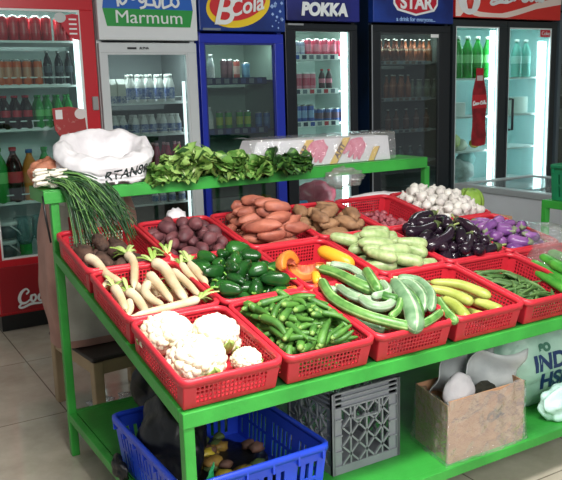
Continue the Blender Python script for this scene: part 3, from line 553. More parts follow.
bproto_b=basket_mesh(BW,BD,RH,.019,17,20,5); bproto_r=rim_mesh(BW,BD,RH)
b_me=bproto_b.mesh('red_basket',m_red); r_me=bproto_r.mesh('rim',m_red)
ROWS=[(-.004,.394),(.402,.80),(.810,1.222)]
ITEMS={(0,0):'cauliflowers',(1,0):'okra',(2,0):'striped gourds',(3,0):'yellow-green squash',(4,0):'thin green beans',(5,0):'wrapped green cucumbers',
 (0,1):'white radishes',(1,1):'green peppers',(2,1):'orange pumpkin pieces',(3,1):'pale green zucchinis',(4,1):'black eggplants',(5,1):'small purple eggplants',
 (0,2):'taro roots under the spring onion leaves',(1,2):'dark purple beets',(2,2):'sweet potatoes',(3,2):'brown potatoes',(4,2):'small shallots',(5,2):'a heap of white garlic'}
BM={}
for (i,j),what in ITEMS.items():
    y0,y1=ROWS[j]; yc=(y0+y1)/2; sy=(y1-y0)/BD; xc=-.012+.3385*(i+.5)
    o=bpy.data.objects.new('red_basket',b_me); COL.objects.link(o); md=o.modifiers.new('thickness','SOLIDIFY'); md.thickness=.0035; md.offset=0
    r=bpy.data.objects.new('rim',r_me); COL.objects.link(r); r.parent=o; md=r.modifiers.new('thickness','SOLIDIFY'); md.thickness=.003; md.offset=0
    mt=Matrix.Translation((xc,yc,TZ(yc)+.002))@Matrix.Rotation(TILT,4,'X')@Matrix.Diagonal((1,sy/math.cos(TILT)*1.0,1,1)); place(o,mt)
    BM[(i,j)]=Matrix.Translation((xc,yc,TZ(yc)+.002))@Matrix.Rotation(TILT,4,'X'); tag(o,'red perforated plastic basket holding '+what,'basket','red baskets on the stand')
def bdim(i,j): return BW/2, (ROWS[j][1]-ROWS[j][0])/2/math.cos(TILT)
# ---------------------------------------------------------------- heaps of produce
def heap(protos,n,cell,label,group,cat,yaw=(0,2*PI),tilt=.25,seed=1,cand=16,mound=.0,inset=.012,sc=(.88,1.12),soft=94,xr=None,yr=None,over=0,roll=True,maxz=.3,H0=None):
    """drops copies of the prototypes one by one into a basket, each coming to rest on what lies below it"""
    rnd=random.Random(seed); hw,hd=bdim(*cell); BMt=BM[cell]; cs=.01; ox,oy=-hw-.08,-hd-.08
    nx,ny=int((2*hw+.16)/cs)+1,int((2*hd+.16)/cs)+1
    H=np.full((nx,ny),RH+.02) if H0 is None else H0
    if H0 is None:
        X=ox+cs*(np.arange(nx)+.5); Y=oy+cs*(np.arange(ny)+.5); ins=(np.abs(X)[:,None]<hw-.028)&(np.abs(Y)[None,:]<hd-.028); H[ins]=.004
        mid=(np.abs(X)[:,None]<hw-.012)&(np.abs(Y)[None,:]<hd-.012)&~ins; H[mid]=.05
        if over: H[~(ins|mid)]=RH+.01
    VV=[]
    for p in protos:
        a=np.array([v.co[:] for v in p.data.vertices]); VV.append(a)
    used=[False]*len(protos); out=[]
    xa,xb=xr or (-hw+inset,hw-inset); ya,yb=yr or (-hd+inset,hd-inset)
    for k in range(n):
        i=rnd.randrange(len(protos)); s=rnd.uniform(*sc); best=None
        for c in range(cand):
            yw=rnd.uniform(*yaw); R3=Matrix.Rotation(yw,3,'Z')@Matrix.Rotation(rnd.uniform(-tilt,tilt),3,'Y')@Matrix.Rotation(rnd.uniform(0,2*PI) if roll else 0,3,'X')
            V=VV[i]@np.array(R3).T*s; mn=V.min(0); mx=V.max(0)
            lo=(xa-over-mn[0]*.9,ya-over-mn[1]*.9); hi=(xb+over-mx[0]*.9,yb+over-mx[1]*.9)
            x=rnd.uniform(*lo) if hi[0]>lo[0] and 1 else (lo[0]+hi[0])/2
            x=rnd.uniform(lo[0],hi[0]) if hi[0]>lo[0] else (lo[0]+hi[0])/2; y=rnd.uniform(lo[1],hi[1]) if hi[1]>lo[1] else (lo[1]+hi[1])/2
            ci=np.clip(((V[:,0]+x-ox)/cs).astype(int),0,nx-1); cj=np.clip(((V[:,1]+y-oy)/cs).astype(int),0,ny-1)
            z=np.percentile(H[ci,cj]-V[:,2],soft); 
            score=z+mound*((x/hw)**2+(y/hd)**2)
            if best is None or score<best[0]: best=(score,x,y,z,R3,V,ci,cj)
        sco,x,y,z,R3,V,ci,cj=best
        if z+V[:,2].max()>maxz: continue
        np.maximum.at(H,(ci,cj),V[:,2]+z)
        m=BMt@Matrix.Translation((x,y,z))@R3.to_4x4()@Matrix.Scale(s,4)
        if not used[i]: o=protos[i]; place(o,m); used[i]=True
        else: o=dup(protos[i],m)
        tag(o,label,cat,group); out.append(o)
    for i,p in enumerate(protos):
        if not used[i]:
            for c in kids(p): bpy.data.objects.remove(c)
            bpy.data.objects.remove(p)
    return H
def body(name,pts,prof,mat,n=12,steps=12,lobes=0,la=0,sq=1,mis=None,mats=None,parent=None):
    """rounded vegetable body along a path; prof(t) gives the radius"""
    ts=[.5-.5*math.cos(PI*i/steps) for i in range(steps+1)]; sp=spline(pts,60); P=[]
    for t in ts:
        q=t*60; j=min(int(q),59); P.append(sp[j].lerp(sp[j+1],q-j))
    g=G(); g.tube(P,[max(.0008,prof(t)) for t in ts],n,lobes=lobes,la=la,sq=sq,mis=mis)
    return g.build(name,mats or mat,parent)
def rnd_(a): return (1-(2*a-1)**2)**.5 if 0<a<1 else 0
def capr(r,taper=0,e=.08):       # cigar with rounded ends
    def f(t):
        k=1
        if t<e: k=math.sqrt(max(0,1-(1-t/e)**2))
        elif t>1-e: k=math.sqrt(max(0,1-((t-1+e)/e)**2))
        return r*k*(1-taper*t)
    return f
def blob(name,rx,ry,rz,mat,seed,amp=.25,sub=3,nsc=1.6):
    g=G(); g.ico((0,0,0),1,sub,sq=(rx,ry,rz),namp=amp,nsc=nsc,seed=seed); return g.build(name,mat)
# -- okra
m_okra=M('okra_green',(80,128,48),.5,c2=(48,94,32),scale=26); m_okt=M('okra_cap',(118,150,72),.5)
def okra(k):
    L=.075+.009*k; b=.008*(k%3-1)
    o=body('okra_pod',[(-L/2,0,0),(0,b,.0),(L/2,-b*.5,0)],lambda t:.0105*min(1,(t+.02)*9)**.5*(1-t)**.42+.0008,m_okra,n=10,lobes=5,la=.10)
    body('cap',[(-L/2-.005,0,0),(-L/2+.004,0,0)],lambda t:.0045+.004*t,m_okt,n=8,steps=3,parent=o); return o
heap([okra(k) for k in range(5)],150,(1,0),'green okra pod in the heap in the second front basket from the left','okra pods','okra',tilt=.45,seed=3,sc=(.95,1.5),soft=84,mound=.012,cand=12,yaw=(-1.7,1.0),inset=.032)
# -- green peppers
m_pep=M('pepper_green',(38,94,32),.24,c2=(20,58,24),scale=9); m_stem=M('stem_green',(110,160,60),.5)
def pepper(k):
    L=.08+.012*k; o=body('green_pepper',[(-L/2,0,0),(0,.004*k,0),(L/2,.012,0)],lambda t:.026*math.sin(min(1,t*3.2)*PI/2)**.6*(1-t**2.6)**.5+.001,m_pep,n=14,lobes=3,la=.10+.02*k,steps=12)
    body('stem',[(-L/2+.006,0,0),(-L/2-.012,.004,0),(-L/2-.022,.012,.004)],lambda t:.0038,m_stem,n=6,steps=4,parent=o); return o
heap([pepper(k) for k in range(4)],62,(1,1),'dark green pepper in the heap behind the okra','green peppers','pepper',tilt=.5,seed=7,sc=(.85,1.12),soft=88,mound=.02,cand=14)
# -- roots and tubers
m_taro=M('taro_brown',(92,66,54),.8,c2=(58,42,36),scale=30,bump=.4); 
heap([blob('taro_root',.045+.006*k,.03,.028,m_taro,k) for k in range(3)],16,(0,2),'brown taro root below the spring onion leaves','taro roots','taro root',seed=11,mound=.02,soft=88)
m_beet=M('beet_purple',(112,62,66),.6,c2=(76,42,48),scale=18,bump=.25)
heap([blob('beet',.028+.004*k,.026,.025,m_beet,k+4,.16) for k in range(4)],56,(1,2),'dark purple beet in the second back basket from the left','beets','beet',seed=12,mound=.05,soft=88,sc=(.8,1.2))
m_swp=M('sweet_potato_skin',(176,104,82),.6,c2=(140,76,62),scale=14,bump=.2)
heap([blob('sweet_potato',.050+.007*k,.027,.026,m_swp,k+8,.22) for k in range(4)],50,(2,2),'reddish sweet potato in the third back basket from the left','sweet potatoes','sweet potato',seed=13,mound=.07,soft=88,yaw=(-.7,.7),sc=(.85,1.15))
m_pot=M('potato_skin',(158,118,84),.7,c2=(116,84,60),scale=18,bump=.3)
heap([blob('potato',.042+.006*k,.028,.026,m_pot,k+12,.35) for k in range(4)],36,(3,2),'brown potato in the fourth back basket from the left','potatoes','potato',seed=14,mound=.06,soft=88,sc=(.85,1.15))
m_sha=M('shallot_skin',(176,96,104),.5,c2=(130,60,72),scale=25)
def shal(k): return body('shallot',[(-.022,0,0),(0,0,0),(.024,.002,0)],lambda t:.0115*math.sin(PI*min(1,t*1.05))**.8+.001,m_sha,n=9,steps=8)
heap([shal(k) for k in range(3)],110,(4,2),'small pink shallot lying in the nearly empty back basket','shallots','shallot',seed=15,soft=88,sc=(.8,1.2),maxz=.06)
m_gar=M('garlic_white',(226,222,214),.55,c2=(190,182,178),scale=22)
def garlic(k):
    g=G(); g.lathe([(.006,-.02,0),(.019,-.016,0),(.025,-.004,0),(.022,.009,0),(.012,.017,0),(.0055,.023,0),(.004,.031,0)],14); 
    for i,v in enumerate(g.v): a=math.atan2(v[1],v[0]); q=1+.07*math.cos(7*a); g.v[i]=(v[0]*q,v[1]*q,v[2])
    return g.build('garlic_bulb',m_gar)
heap([garlic(k) for k in range(3)],150,(5,2),'white garlic bulb in the heap at the right end of the back row','garlic bulbs','garlic',tilt=1.2,seed=16,soft=90,mound=.05,sc=(.9,1.3),maxz=.17,cand=16,over=.02)
# -- eggplants
m_egg=M('eggplant_black',(24,18,28),.16,c2=(40,24,38),scale=4); m_cal=M('calyx_dark',(78,92,48),.6); m_estem=M('eggplant_stem',(150,160,96),.6)
def egg(k):
    L=.15+.018*k; b=.02*(k-1.5)
    o=body('eggplant',[(-L/2,0,0),(0,b,0),(L/2,-b*.3,0)],lambda t:(.018+.012*t)*math.sin(min(1,t*4+.15)*PI/2)*math.sqrt(max(0,1-max(0,(t-.8)/.2)**2)),m_egg,n=14,steps=14)
    body('calyx',[(-L/2-.004,0,0),(-L/2+.022,b*.2,0)],lambda t:.0085+.0115*t,m_cal,n=8,steps=4,lobes=4,la=.18,parent=o)
    body('stem',[(-L/2-.002,0,0),(-L/2-.018,.002,0),(-L/2-.034,.012,0)],lambda t:.005-.001*t,m_estem,n=7,steps=4,parent=o); return o
heap([egg(k) for k in range(4)],46,(4,1),'glossy black eggplant in the heap beside the purple ones','black eggplants','eggplant',tilt=.35,seed=21,yaw=(PI-.2,PI+1.3+.6),soft=84,mound=.04,sc=(.85,1.12),over=.045,cand=14,maxz=.24)
m_pur=M('eggplant_purple',(150,100,160),.25,c2=(96,52,116),scale=12,stretch=(1,1,1)); m_pcal=M('calyx_green',(120,130,100),.6)
def pegg(k):
    L=.085+.01*k
    o=body('purple_eggplant',[(-L/2,0,0),(0,.004*k,0),(L/2,0,0)],lambda t:(.018+.009*t)*math.sin(min(1,t*3+.15)*PI/2)*math.sqrt(max(0,1-max(0,(t-.7)/.3)**2)),m_pur,n=14,steps=12)
    body('calyx',[(-L/2-.006,0,0),(-L/2+.016,0,0)],lambda t:.007+.010*t,m_pcal,n=8,steps=4,lobes=4,la=.2,parent=o); return o
heap([pegg(k) for k in range(3)],56,(5,1),'small purple eggplant in the basket at the right end of the middle row','purple eggplants','eggplant',tilt=.4,seed=22,soft=86,mound=.05,sc=(.85,1.15))
# -- thin beans
m_bean=M('bean_green',(96,130,70),.55,c2=(56,92,44),scale=20)
def bean(k):
    L=.10+.015*k; return body('green_bean',[(-L/2,0,0),(-.01,.008*(k-1),.002),(L/2,0,0)],lambda t:.0085*math.sin(PI*t)**.6+.0008,m_bean,n=6,steps=8,sq=.45)
heap([bean(k) for k in range(4)],190,(4,0),'thin flat green bean in the front basket right of the squash','thin beans','green bean',tilt=.35,seed=25,soft=84,mound=.02,sc=(.8,1.2),maxz=.085,yaw=(-1.2,.9))
# -- zucchinis
m_zuc=M('zucchini_pale',(172,186,134),.4,c2=(134,158,100),scale=42,stretch=(1,1,1))
def zuc(k):
    L=.125+.012*k; return body('pale_zucchini',[(-L/2,0,0),(0,.006*(k-1),0),(L/2,0,0)],lambda t:capr(.0265,0,.2)(t)*(.68+.32*min(1,t*1.8)),m_zuc,n=14,steps=14)
heap([zuc(k) for k in range(3)],36,(3,1),'pale green zucchini in the middle basket left of the eggplants','pale zucchinis','zucchini',tilt=.2,seed=31,yaw=(-1.1,-.25),soft=88,mound=.05,sc=(.85,1.1),over=.01)
# ---- things placed one by one on the stand
def path(p): return [tp(x,y,h) for x,y,h in p]
# cauliflowers
m_cau=M('cauliflower_white',(238,230,206),.75,c2=(214,198,156),scale=16,bump=.35,bscale=90,thr=(.25,.5)); m_cleaf=M('cauliflower_leaf',(150,176,92),.6)
def cauli(px,py,h,r,label,seed,sq=.78):
    rnd=random.Random(seed); c=tp(px,py,h); g=G(); g.ico((0,0,0),r*.86,3,sq=(1,1,sq),namp=.12,nsc=2,seed=seed)
    for i in range(80):
        u=(i+.5)/80; z=1-1.35*u; a=i*2.39996+rnd.random()*.3; q=math.sqrt(max(0,1-z*z)); rr=r*(.15+.08*rnd.random())
        g.ico((q*math.cos(a)*r*.82,q*math.sin(a)*r*.82,z*r*.82*sq),rr,2,namp=.38,nsc=2.6,seed=seed*50+i)
    o=g.build('cauliflower',m_cau); o.location=c; tag(o,label,'cauliflower')
    def lf(a0,ln):
        def fn(u,v): 
            w=(v-.5)*.7*math.sin(PI*min(1,u*.9+.1)); a=a0+w*1.1; q=r*(.55+.52*math.sin(u*1.6)); return (q*math.cos(a),q*math.sin(a),-r*.7+u*ln+.006*math.sin(v*20))
        g=G(); g.grid(fn,6,6); l=g.build('leaf',m_cleaf,o,solid=.002)
    for a0 in (.8,2.1,4.6): lf(a0+rnd.random(),r*.75)
    return o
cauli(166,335,.064,.088,'cauliflower head in the back left corner of the front left basket',1)
cauli(196,361,.070,.092,'white cauliflower head lying at the front of the front left basket',2)
cauli(214,335,.068,.082,'cauliflower head in the back right of the front left basket',3)
cauli(246,360,.058,.048,'small cauliflower piece in the front right corner of the front left basket',4)
cauli(228,344,.03,.045,'half-hidden cauliflower piece between the large heads and the small one',5)
# radishes
m_rad=M('radish_white',(224,208,178),.5,c2=(196,172,134),scale=10,bump=.1); m_rleaf=M('radish_leaf',(140,170,78),.5); m_rleaf2=M('radish_stalk',(176,196,120),.5)
def radish(p,r,label,tuft=None,seed=0,tail=True):
    r*=1.18; pts=path(p); o=empty('white_radish',pts[0]); tag(o,label,'radish'); q=[a-pts[0] for a in pts]
    def pf(t): return r*math.sin(min(1,t*6+.25)*PI/2)*(1-.32*t)*math.sqrt(max(0,1-max(0,(t-.86)/.14)**2))
    b=body('root',q,pf,m_rad,n=12,steps=14,parent=o)
    rnd=random.Random(seed)
    if tail:
        d=(q[-1]-q[-2]).normalized(); body('root_tip',[q[-1]-d*.008,q[-1]+d*.014,q[-1]+d*.03+Vector((rnd.uniform(-.01,.01),0,-.004))],lambda t:.0042*(1-t)+.0008,m_rad,n=6,steps=4,parent=o)
    if tuft:
        d=(q[0]-q[1]).normalized()
        for i in range(int(tuft*1.5)):
            a=rnd.uniform(-.9,.9); e=d.copy(); e.rotate(Euler((rnd.uniform(-.6,.6),rnd.uniform(-.6,.6),a))); L=rnd.uniform(.04,.075)
            body('leaf_stalk',[Vector((0,0,0)),e*L*.55+Vector((0,0,.006)),e*L+Vector((0,0,-.002))],lambda t:.004+.012*t*(1.15-t),m_rleaf2 if i%2 else m_rleaf,n=7,steps=6,sq=.35,parent=o)
    return o
RB=.05
radish([(86,257,.10),(96,262,.10),(106,274,.09),(123,284,.085)],.0175,'long bare white radish leaning over the back left corner of the radish basket',seed=1)
radish([(127,254,.10),(134,264,.10),(134,288,.08)],.0165,'upright white radish with a green top near the back of the radish basket',9,2)
radish([(153,262,.11),(164,268,.11),(174,284,.10),(186,301,.09)],.020,'thickest white radish in the middle of the radish basket',8,3)
radish([(149,274,.10),(158,284,.10),(172,302,.085)],.0165,'white radish just left of the thickest one',0,4)
radish([(172,270,.09),(188,284,.09),(199,296,.085)],.0145,'white radish running from the thickest one to the right rim',0,5)
radish([(199,299,.105),(186,303,.105),(166,308,.105),(133,316,.10)],.0145,'white radish lying along the front rim of the radish basket',8,6)
radish([(149,282,.09),(145,291,.09),(153,300,.09),(163,305,.09)],.015,'short curved white radish bent like a hook',0,7)
radish([(128,291,.08),(138,300,.08),(147,314,.08)],.017,'white radish in the front half beside the hooked one',5,8)
radish([(114,287,.09),(120,297,.09),(126,310,.085)],.0165,'short white radish with a green neck near the left rim',4,9)
radish([(124,285,.08),(111,281,.08),(103,287,.08)],.013,'small greenish-white radish by the left rim',0,10,False)
radish([(129,300,.08),(131,308,.08),(128,316,.08)],.0105,'thin short radish at the front left corner',0,11)
radish([(110,297,.05),(116,306,.05),(122,313,.05)],.015,'brownish radish low by the left rim',0,12)
radish([(190,262,.11),(198,273,.11),(207,284,.10)],.0155,'white radish with a looping green stalk near the peppers',8,13)
radish([(181,264,.10),(188,273,.10),(198,284,.09)],.013,'slim white radish beside the one with the looping stalk',3,14)
radish([(168,256,.09),(175,262,.08),(180,272,.07)],.015,'white radish mostly hidden under its green top at the back',11,15)
radish([(140,262,.03),(150,280,.03),(158,295,.03)],.017,'white radish at the bottom of the radish heap',0,16)
radish([(112,284,.03),(135,296,.03),(150,300,.03)],.017,'white radish lying under the others across the left of the basket',0,17)
radish([(190,285,.04),(175,292,.04),(160,296,.04)],.016,'brownish-white radish half covered near the right rim',0,18)
rnd=random.Random(61)
for k in range(10):
    x=rnd.uniform(112,182); y=262+rnd.uniform(0,1)*34+(x-112)*-.05; a=rnd.uniform(.3,1.2); L=rnd.uniform(16,24)
    if x+L*math.cos(a)>200-(300-y)*.4: x-=24
    hh_=.035+.02*(k%2); radish([(x,y,hh_),(x+L*.5*math.cos(a),y+L*.5*math.sin(a),hh_),(x+L*math.cos(a),y+L*math.sin(a),hh_)],.0145,'white radish half hidden in the lower layer of the radish basket',4 if k%3==0 else 0,80+k)['group']='lower layer of radishes'
# striped gourds
def gmat(name,c,c2,st):
    m=bpy.data.materials.new(name); m.use_nodes=True; nt=m.node_tree; b=nt.nodes['Principled BSDF']; b.inputs['Roughness'].default_value=.38
    tc=nt.nodes.new('ShaderNodeTexCoord'); n=nt.nodes.new('ShaderNodeTexNoise'); n.inputs['Scale'].default_value=24; n.inputs['Detail'].default_value=3; nt.links.new(tc.outputs['Object'],n.inputs[0])
    r=nt.nodes.new('ShaderNodeValToRGB'); r.color_ramp.elements[0].color=rgb(c2); r.color_ramp.elements[1].color=rgb(c); r.color_ramp.elements[0].position=.35; r.color_ramp.elements[1].position=.62
    nt.links.new(n.outputs['Fac'],r.inputs[0]); nt.links.new(r.outputs[0],b.inputs['Base Color']); bp=nt.nodes.new('ShaderNodeBump'); bp.inputs['Strength'].default_value=.35; bp.inputs['Distance'].default_value=.006; nt.links.new(n.outputs['Fac'],bp.inputs['Height']); nt.links.new(bp.outputs[0],b.inputs['Normal']); return m
GM={'lime':(gmat('gourd_lime',(104,150,76),(64,112,48),0),gmat('gourd_lime_stripe',(160,192,124),(118,162,90),0)),
 'blue':(gmat('gourd_blue_green',(116,148,112),(84,122,84),0),gmat('gourd_blue_stripe',(170,190,156),(136,164,122),0)),
 'pale':(gmat('gourd_pale',(150,174,142),(116,146,108),0),gmat('gourd_pale_stripe',(184,200,176),(156,178,148),0)),
 'dark':(gmat('gourd_dark',(70,122,52),(52,98,42),0),gmat('gourd_dark_stripe',(112,160,84),(90,140,66),0))}
m_cut=M('gourd_cut_end',(196,214,150),.5)
def gourd(p,r,kind,label,e=.10,taper=0,r0=None):
    pts=path(p); o=empty('striped_gourd',pts[0]); tag(o,label,'gourd'); q=[a-pts[0] for a in pts]
    body('flesh',q,lambda t:capr(r,taper,e)(t)*(1 if r0 is None else r0+(1-r0)*min(1,t*1.6)),None,n=20,steps=18,mats=list(GM[kind]),mis=lambda t,j:1 if j%5 in (0,) else 0,parent=o)
    d=(q[0]-q[1]).normalized(); body('stem_end',[d*-.002,d*.014],lambda t:.0075-.002*t,m_cut,n=8,steps=2,parent=o); return o
gourd([(346,316,.06),(364,323,.06),(384,331,.06)],.019,'blue','blue-green gourd low along the left rim of the gourd basket')
gourd([(323,289,.09),(350,292,.09),(368,302,.09)],.015,'pale','pale slim gourd under the dark tipped one at the back left')
gourd([(375,300,.04),(395,310,.04),(425,316,.04)],.026,'dark','dark gourd at the bottom of the gourd basket')
gourd([(350,300,.04),(372,306,.04),(398,308,.04)],.026,'dark','second dark gourd under the pile, nearer the left rim')
gourd([(330,264,.135),(350,268,.135),(366,278,.13)],.0145,'pale','pale whitish gourd lying highest at the back left over the pumpkin')
gourd([(319,268,.12),(338,274,.125),(358,284,.13),(376,292,.12)],.0195,'lime','long green gourd reaching over the pumpkin pieces',taper=-.1)
gourd([(321,280,.12),(334,299,.12),(362,314,.12),(392,323,.115),(411,327,.11)],.019,'lime','longest striped light green gourd along the front left of the pile',e=.06)
gourd([(397,278,.13),(418,281,.13),(431,294,.125),(431,311,.11)],.0175,'blue','arched gourd with white stripes at the right of the pile')
gourd([(388,288,.10),(408,284,.12),(422,296,.12),(424,311,.10)],.019,'blue','second arched blue-green gourd inside the white striped arch')
gourd([(393,281,.14),(405,297,.14),(413,313,.13),(416,331,.115)],.028,'blue','thick blue-green gourd pointing at the front rim',taper=-.15,e=.16)
gourd([(360,297,.13),(372,306,.13),(387,306,.13),(396,298,.13)],.0175,'pale','short curved pale striped gourd in the middle of the pile')
gourd([(366,270,.15),(373,281,.155),(379,291,.15)],.019,'lime','stubby gourd with a cut end on top of the pile')
gourd([(382,282,.14),(388,292,.145),(372,297,.14)],.015,'pale','pale bent gourd end beside the cut one on top of the pile')
gourd([(401,299,.145),(398,310,.14),(390,317,.135)],.012,'lime','small green gourd neck hanging in the middle of the pile')
gourd([(441,312,.11),(432,319,.115),(421,325,.11)],.0145,'lime','bright lime gourd end at the front right of the pile')
gourd([(437,299,.09),(446,312,.095),(456,322,.10)],.017,'lime','light green gourd lying over the rim towards the squash')
gourd([(352,282,.10),(372,290,.10),(392,294,.10)],.02,'blue','blue-green gourd buried in the middle of the heap')
gourd([(338,286,.11),(352,296,.12),(372,300,.12),(384,292,.12)],.016,'pale','pale striped gourd bent under the longest one')
gourd([(372,288,.135),(384,296,.14),(398,300,.14)],.018,'dark','dark green gourd wedged in the centre of the pile')
gourd([(404,290,.10),(416,302,.11),(420,318,.10)],.018,'dark','dark gourd inside the arched ones at the right')
gourd([(352,318,.05),(368,322,.06),(392,327,.07)],.017,'lime','green gourd just under the longest one at the front')
gourd([(357,277,.125),(370,284,.135),(388,285,.135)],.017,'blue','blue-green gourd beneath the stubby cut one')
# squash
m_sq=M('squash_yellow_green',(174,182,92),.4,c2=(144,156,66),scale=16); m_sqt=M('squash_tip',(112,110,58),.6)
def squash(p,r,label):
    pts=path(p); o=empty('yellow_green_squash',pts[0]); tag(o,label,'squash'); q=[a-pts[0] for a in pts]
    body('flesh',q,lambda t:capr(r,-.12,.12)(t)*(.72+.28*min(1,t*2.2)),m_sq,n=14,steps=16,parent=o); d=(q[0]-q[1]).normalized(); body('stem_end',[d*-.003,d*.010],lambda t:.006,m_sqt,n=8,steps=2,parent=o)
squash([(430,282,.085),(460,285,.095),(491,297,.09)],.0185,'yellow-green squash lying nearest the back of its basket')
squash([(427,288,.10),(450,293,.10),(473,303,.095)],.0185,'yellow-green squash second from the back, with a dark tip')
squash([(443,298,.095),(456,306,.095),(468,319,.09)],.0185,'yellow-green squash pointing at the front rim')
squash([(474,301,.07),(488,305,.07),(502,311,.07)],.0175,'short yellow-green squash at the right of its basket')
squash([(434,304,.06),(446,312,.06),(456,320,.06)],.0175,'yellow-green squash at the left of its basket beside the gourds')
squash([(468,310,.04),(478,315,.04),(490,317,.04)],.0165,'yellow-green squash lowest at the front of its basket')
squash([(440,292,.03),(465,297,.03),(488,306,.03)],.02,'yellow-green squash at the bottom, under the two back ones')
# pumpkin pieces
m_pf=M('pumpkin_flesh',(228,128,40),.5,c2=(206,96,34),scale=12); m_pk2=M('pumpkin_skin',(202,116,52),.5,c2=(176,92,44),scale=9); m_py=M('pumpkin_yellow',(240,168,44),.35,c2=(232,146,34),scale=6); m_pr=M('pumpkin_pulp',(196,84,56),.6,c2=(222,140,110),scale=22)
for p,r,l in (([(319,250,.12),(334,256,.125),(354,266,.11)],.0265,'whole long orange-yellow pumpkin lying at the back of the pumpkin basket'),([(315,274,.11),(316,277,.11),(318,284,.10)],.0165,'small round yellow pumpkin end in the pumpkin basket')):
    pts=path(p); o=body('orange_pumpkin',[a-pts[0] for a in pts],capr(r,-.1,.22),m_py,n=16,steps=14); o.location=pts[0]; tag(o,l,'pumpkin')
def wedge(px,py,h,R,wd,rz,rx,label,k):
    g=G(); n=14
    def sec(t,a,q): return (R*math.cos(t)*q,math.sin(a)*R*q*math.sin(t),-math.cos(a)*R*q*math.sin(t))
    t0=empty('pumpkin_wedge',tp(px,py,h),(rx,0,rz)); tag(t0,label,'pumpkin')
    def skin(u,v): t=PI*(.04+.92*u); a=(v-.5)*wd; return sec(t,a,1)
    g=G(); g.grid(skin,n,8); g.build('skin',m_pk2,t0,solid=.003)
    for s in (0,1):
        g=G(); a=(s-.5)*wd; g.grid(lambda u,v: sec(PI*(.04+.92*u),a*(.97),.55+.43*v),n,4); g.build('cut_face',m_pf,t0,solid=.002)
    g=G(); g.grid(lambda u,v: sec(PI*(.06+.88*u),(v-.5)*wd*.96,.56+.015*math.sin(u*40)),n*2,6); g.build('pulp',m_pr,t0,solid=.002)
wedge(292,268,.125,.066,1.1,.5,PI*.75,'pumpkin wedge with stringy pulp at the left of the pumpkin basket',0)
wedge(306,263,.125,.07,1.3,-.5,PI*.15,'broad orange pumpkin wedge skin side up beside the long pumpkin',1)
wedge(306,284,.115,.07,1.3,-.2,PI*.1,'orange pumpkin wedge at the front of the pumpkin basket',2)
wedge(326,283,.06,.062,1.3,.3,0,'pumpkin wedge mostly hidden under the long green gourd',3)
wedge(286,280,.05,.055,1.2,.9,.3,'small pumpkin wedge against the left rim of its basket',4)
# wrapped cucumbers at the right edge
m_cu=M('cucumber_green',(84,160,60),.35,c2=(52,128,42),scale=16)
for k,(a,b,h) in enumerate((((530,262),(572,284),.09),((540,256),(580,276),.10),((548,252),(590,268),.085),((535,270),(570,292),.07),((550,262),(590,282),.13))):
    pts=[tp(*a,h),tp(*b,h)]; o=body('cucumber',[Vector(),pts[1]-pts[0]],capr(.021,0,.15),m_cu,n=14,steps=12); o.location=pts[0]; tag(o,'green cucumber in clear film, %s of the wrapped ones at the right edge'%('left-hand','middle','farthest','nearest','topmost')[k],'cucumber')
def film(u,v):
    p=tp(526+u*70,258+u*20+(v-.5)*44,.0); s=math.sin(PI*u)**.5*math.sin(PI*v)**.5 if 0<u<1 and 0<v<1 else 0
    z=.075+.085*s; n=mnoise.noise(Vector((u*5,v*5,1)))*.014; return p+Vector((0,0,z+n))
g=G(); g.grid(film,16,14); tag(g.build('plastic_wrap',m_clear),'clear plastic film over the cucumbers at the right edge','film')
# ---------------------------------------------------------------- goods on the rear shelf
from mathutils.bvhtree import BVHTree
def bumpy(name,c,rad,mat,seed,amp=.2,nsc=3,sub=4,flat=None,fine=.05,parent=None):
    """soft bag-like lump; flattened where it lies on its support"""
    g=G(); g.ico((0,0,0),1,sub,seed=seed)
    for i,v in enumerate(g.v):
        d=Vector(v); k=1+amp*mnoise.noise(d*nsc+Vector((seed*3.1,seed,0)))+fine*mnoise.noise(d*nsc*4+Vector((seed,0,seed)))+fine*.6*mnoise.noise(d*nsc*9)
        p=Vector((d.x*rad[0]*k,d.y*rad[1]*k,d.z*rad[2]*k))
        if flat is not None: p.z=max(p.z,flat-c[2])
        g.v[i]=tuple(p)
    o=g.build(name,mat,parent,loc=c); return o
def decal(name,o,target,mat,off=.002):
    """wraps flat lettering o (placed in the world, in front of target) onto the target along the local -Z of the lettering"""
    bpy.context.view_layer.update(); dg=bpy.context.evaluated_depsgraph_get(); te=target.evaluated_get(dg); tm=te.to_mesh(); bt=BVHTree.FromPolygons([target.matrix_world@v.co for v in tm.vertices],[list(p.vertices) for p in tm.polygons])
    mwo=o.matrix_world.copy(); dr=(mwo.to_3x3()@Vector((0,0,-1))).normalized(); inv=target.matrix_world.inverted(); me=o.data
    import bmesh
    bm=bmesh.new(); bm.from_mesh(me); bmesh.ops.triangulate(bm,faces=bm.faces); bmesh.ops.subdivide_edges(bm,edges=[e for e in bm.edges if e.calc_length()>.03],cuts=1)
    for v in bm.verts:
        w=mwo@v.co; h=bt.ray_cast(w-dr*.15,dr)
        if h[0] is not None: w=h[0]-dr*off
        v.co=inv@w
    bm.to_mesh(me); bm.free(); o.name=name; o.parent=target; o.matrix_parent_inverse=Matrix.Identity(4); o.location=(0,0,0); o.rotation_euler=(0,0,0); o.scale=(1,1,1); te.to_mesh_clear(); return o
m_sackw=M('sack_white',(226,224,226),.5,c2=(206,202,206),scale=7,bump=.5,bscale=24)
